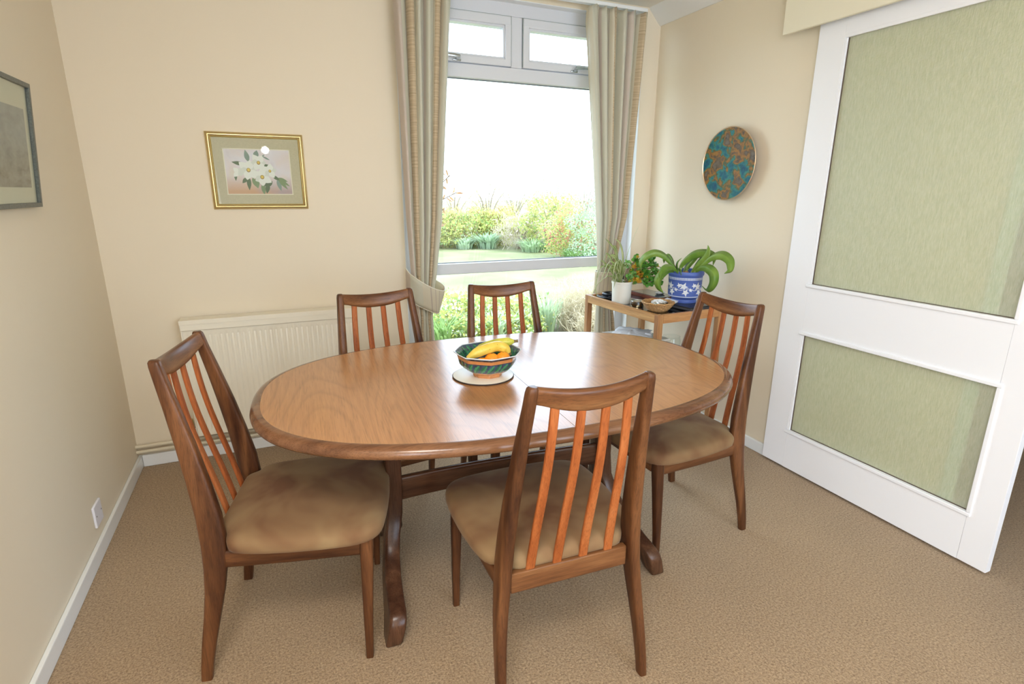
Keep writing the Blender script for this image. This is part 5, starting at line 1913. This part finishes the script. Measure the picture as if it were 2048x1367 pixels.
def tuft(name, label, cat, x, y, R_, h, n, mat, seed, w=0.012, group=None, flowers=0, fmat=None, z0=GZ):
    root = thing(name, label, cat, (x, y, z0), 0, group)
    r_ = random.Random(seed)
    m = MB()
    fl = MB()
    for k in range(n):
        a = r_.uniform(0, 6.28)
        bx_, by_ = R_ * 0.6 * r_.random() * math.cos(a), R_ * 0.6 * r_.random() * math.sin(a)
        hh = h * r_.uniform(0.6, 1.1)
        out = R_ * r_.uniform(0.2, 0.8)
        pts = [Vector((bx_, by_, 0)), Vector((bx_ + out * 0.3 * math.cos(a), by_ + out * 0.3 * math.sin(a), hh * 0.6)), Vector((bx_ + out * math.cos(a), by_ + out * math.sin(a), hh * r_.uniform(0.75, 1.0)))]
        m.strip(smooth_path(pts, 3), [w * q for q in (0.8, 1, 1, 0.95, 0.8, 0.5, 0.05)], Vector((-math.sin(a), math.cos(a), 0.1)), fold=0.2)
    for k in range(flowers):
        a = r_.uniform(0, 6.28)
        q = R_ * r_.uniform(0, 0.8)
        c_ = Vector((q * math.cos(a), q * math.sin(a), h * r_.uniform(0.75, 1.15)))
        for j in range(5):
            b = 2 * PI * j / 5
            d = Vector((math.cos(b), math.sin(b), r_.uniform(-0.1, 0.5))) * r_.uniform(0.014, 0.024)
            s = Vector((-math.sin(b), math.cos(b), 0)) * 0.010
            fl.add([c_, c_ + d * 0.6 + s, c_ + d, c_ + d * 0.6 - s], [[0, 1, 2, 3]])
    m.build('leaf_blades', mat, root, fix=False)
    if flowers:
        fl.build('flowers', fmat, root, fix=False)
    return root


tuft('daffodil_clump', 'blue green clump of upright leaves at the foot of the hedge', 'plant', 5.95, 10.65, 0.42, 0.42, 260, BG_, 21, 0.02)
tuft('daffodil_clump', 'pale clump with white flowers at the hedge foot, left of the blue green clump', 'plant', 5.35, 10.75, 0.35, 0.32, 200, BG_, 22, 0.02, flowers=30, fmat=WH)
tuft('grass_clump', 'green leafy clump at the foot of the red leaved shrub', 'plant', 6.80, 7.35, 0.5, 0.30, 260, GG, 23, 0.016)
tuft('grass_clump', 'green clump of blades at the foot of the twiggy shrub', 'plant', 6.75, 9.5, 0.5, 0.35, 220, PG, 24, 0.018)

# bed under the window
NB = 'green flowering plants under the window'
spots = [(2.15, 2.35, 'leafy green plant with white flowers nearest the left curtain, outside'), (2.50, 2.75, 'leafy green plant with pale flowers outside, seen left of the window chair back'),
         (2.85, 2.55, 'leafy green plant outside seen through the left slats of the window chair'), (3.20, 2.30, 'leafy green plant outside seen through the right slats of the window chair'),
         (2.45, 2.05, 'low green plant outside just above the table edge, left of the window chair'), (2.95, 2.00, 'low green plant outside just above the table edge behind the window chair')]
for i, (x, y, lab) in enumerate(spots):
    bush('flowering_plant', lab, 'plant', x, y, 0.30, 0.28, 0.36 if i < 4 else 0.22, [LY, GG, YG, WH], [0.38, 0.22, 0.22, 0.18], 1500, 0.045, 40 + i, aspect=0.6, group=NB, z0=GZ + 0.015, stemn=5, full=0.6)
tuft('strap_leaved_clump', 'clump of long green blades outside at the lower left of the window', 'plant', 2.18, 1.98, 0.28, 0.26, 110, GG, 31, 0.012, z0=GZ + 0.015)
tuft('strap_leaved_clump', 'clump of long green blades outside behind the middle of the window chair', 'plant', 2.70, 1.95, 0.28, 0.28, 110, PG, 32, 0.012, z0=GZ + 0.015)
tuft('daffodil_clump', 'tall blue green blades with white flowers outside right of the window chair', 'plant', 3.30, 2.0, 0.24, 0.46, 70, PG, 33, 0.011, flowers=8, fmat=WH, z0=GZ + 0.015)


def dry(x, y, R_, h, n, label, seed):
    root = thing('dry_grass_clump', label, 'plant', (x, y, GZ + 0.015), 0, 'dry straw coloured clumps outside')
    r_ = random.Random(seed)
    m = MB()
    for k in range(n):
        a = r_.uniform(0, 6.28)
        q = R_ * 0.7 * math.sqrt(r_.random())
        b0 = Vector((q * math.cos(a), q * math.sin(a), 0))
        e = b0 + Vector((r_.gauss(0, 0.10), r_.gauss(0, 0.10), h * r_.uniform(0.5, 1.1)))
        mid = (b0 + e) / 2 + Vector((r_.gauss(0, 0.03), r_.gauss(0, 0.03), 0))
        m.strip(smooth_path([b0, mid, e], 2), [0.003, 0.003, 0.0028, 0.002, 0.001], Vector((math.cos(a), math.sin(a), 0)), fold=0.1)
        for j in range(2):
            p = b0.lerp(e, r_.uniform(0.4, 1.0))
            t = p + Vector((r_.gauss(0, 0.05), r_.gauss(0, 0.05), r_.uniform(-0.01, 0.06)))
            m.strip([p, (p + t) / 2, t], [0.0025, 0.003, 0.001], Vector((math.sin(a), -math.cos(a), 0)))
    m.build('stalks', leaf_mat('straw_%d' % seed, (0.50, 0.42, 0.28), (0.68, 0.60, 0.44), 0.4, 20, 0.8), root, fix=False)


dry(3.70, 1.95, 0.34, 0.52, 620, 'dry straw coloured clump outside in the lower right of the window', 51)
dry(4.15, 2.15, 0.34, 0.50, 480, 'dry straw coloured clump outside nearest the side table leg', 52)
dry(3.62, 1.55, 0.25, 0.34, 260, 'low dry straw clump close to the glass at the lower right', 53)

# climber by the left reveal: a stem with a few reddish leaves showing past the curtain
cl = thing('window_shrub', 'shrub outside by the left curtain with a few reddish brown leaves showing', 'shrub', (1.52, 0.50, GZ))
m = MB()
tips = [((1.735, 0.45, 1.382), (1.80, 0.45, 1.443)), ((1.70, 0.45, 1.27), (1.838, 0.45, 1.336)), ((1.71, 0.46, 1.36), (1.74, 0.45, 1.475)), ((1.68, 0.45, 1.20), (1.750, 0.45, 1.232)), ((1.66, 0.45, 1.1), (1.73, 0.45, 1.13))]
base = Vector((1.52, 0.50, GZ))
m.tube(smooth_path([Vector((0, 0, 0)), Vector((0.02, 0, 0.6)), Vector((0.06, -0.02, 1.1)), Vector((0.12, -0.03, 1.42))], 5), 0.008, 8)
lv = MB()
r_ = random.Random(77)
for a, b in tips:
    a, b = Vector(a) - base, Vector(b) - base
    m.tube([Vector((0.07, -0.02, a.z - 0.12)), a, b], 0.003, 6)
    for k in range(7):
        p = a.lerp(b, k / 6)
        d = Vector((r_.uniform(-0.3, 1.0), r_.uniform(-0.4, 0.4), r_.uniform(-0.9, 0.9))).normalized() * r_.uniform(0.035, 0.055)
        lv.strip([p, p + d * 0.35, p + d * 0.7, p + d], [0.002, 0.007, 0.006, 0.0006], Vector((r_.uniform(-1, 1), 0.3, r_.uniform(-1, 1))), fold=0.3)
m.build('stem', bark, cl)
lv.build('foliage', leaf_mat('reddish_leaf', (0.42, 0.20, 0.08), (0.62, 0.40, 0.20), 0.4, 20, 0.5), cl, fix=False)

# distant trees
FT = 'distant trees beyond the hedge'
for i, (x, y, rx, h, mats, w, lab) in enumerate([
        (10.2, 27, 2.0, 2.1, [LY, TN], [0.6, 0.4], 'pale distant tree above the left end of the hedge'),
        (12.6, 28, 2.2, 2.5, [TN, LY], [0.75, 0.25], 'bare pinkish distant tree above the middle of the hedge'),
        (14.8, 29, 2.0, 2.2, [TN, YG], [0.7, 0.3], 'bare distant tree left of the tall shrubs'),
        (16.8, 28, 2.2, 2.6, [LY, YG], [0.6, 0.4], 'pale yellow distant tree behind the tall shrubs'),
        (19.2, 28, 2.4, 2.8, [LY, TN], [0.6, 0.4], 'pale distant tree at the right behind the shrubs')]):
    bush('distant_tree', lab, 'tree', x, y, rx, 1.2, h, mats, w, 1500, 0.22, 90 + i, aspect=0.14, group=FT, stemn=9, twigs=16, full=0.62)
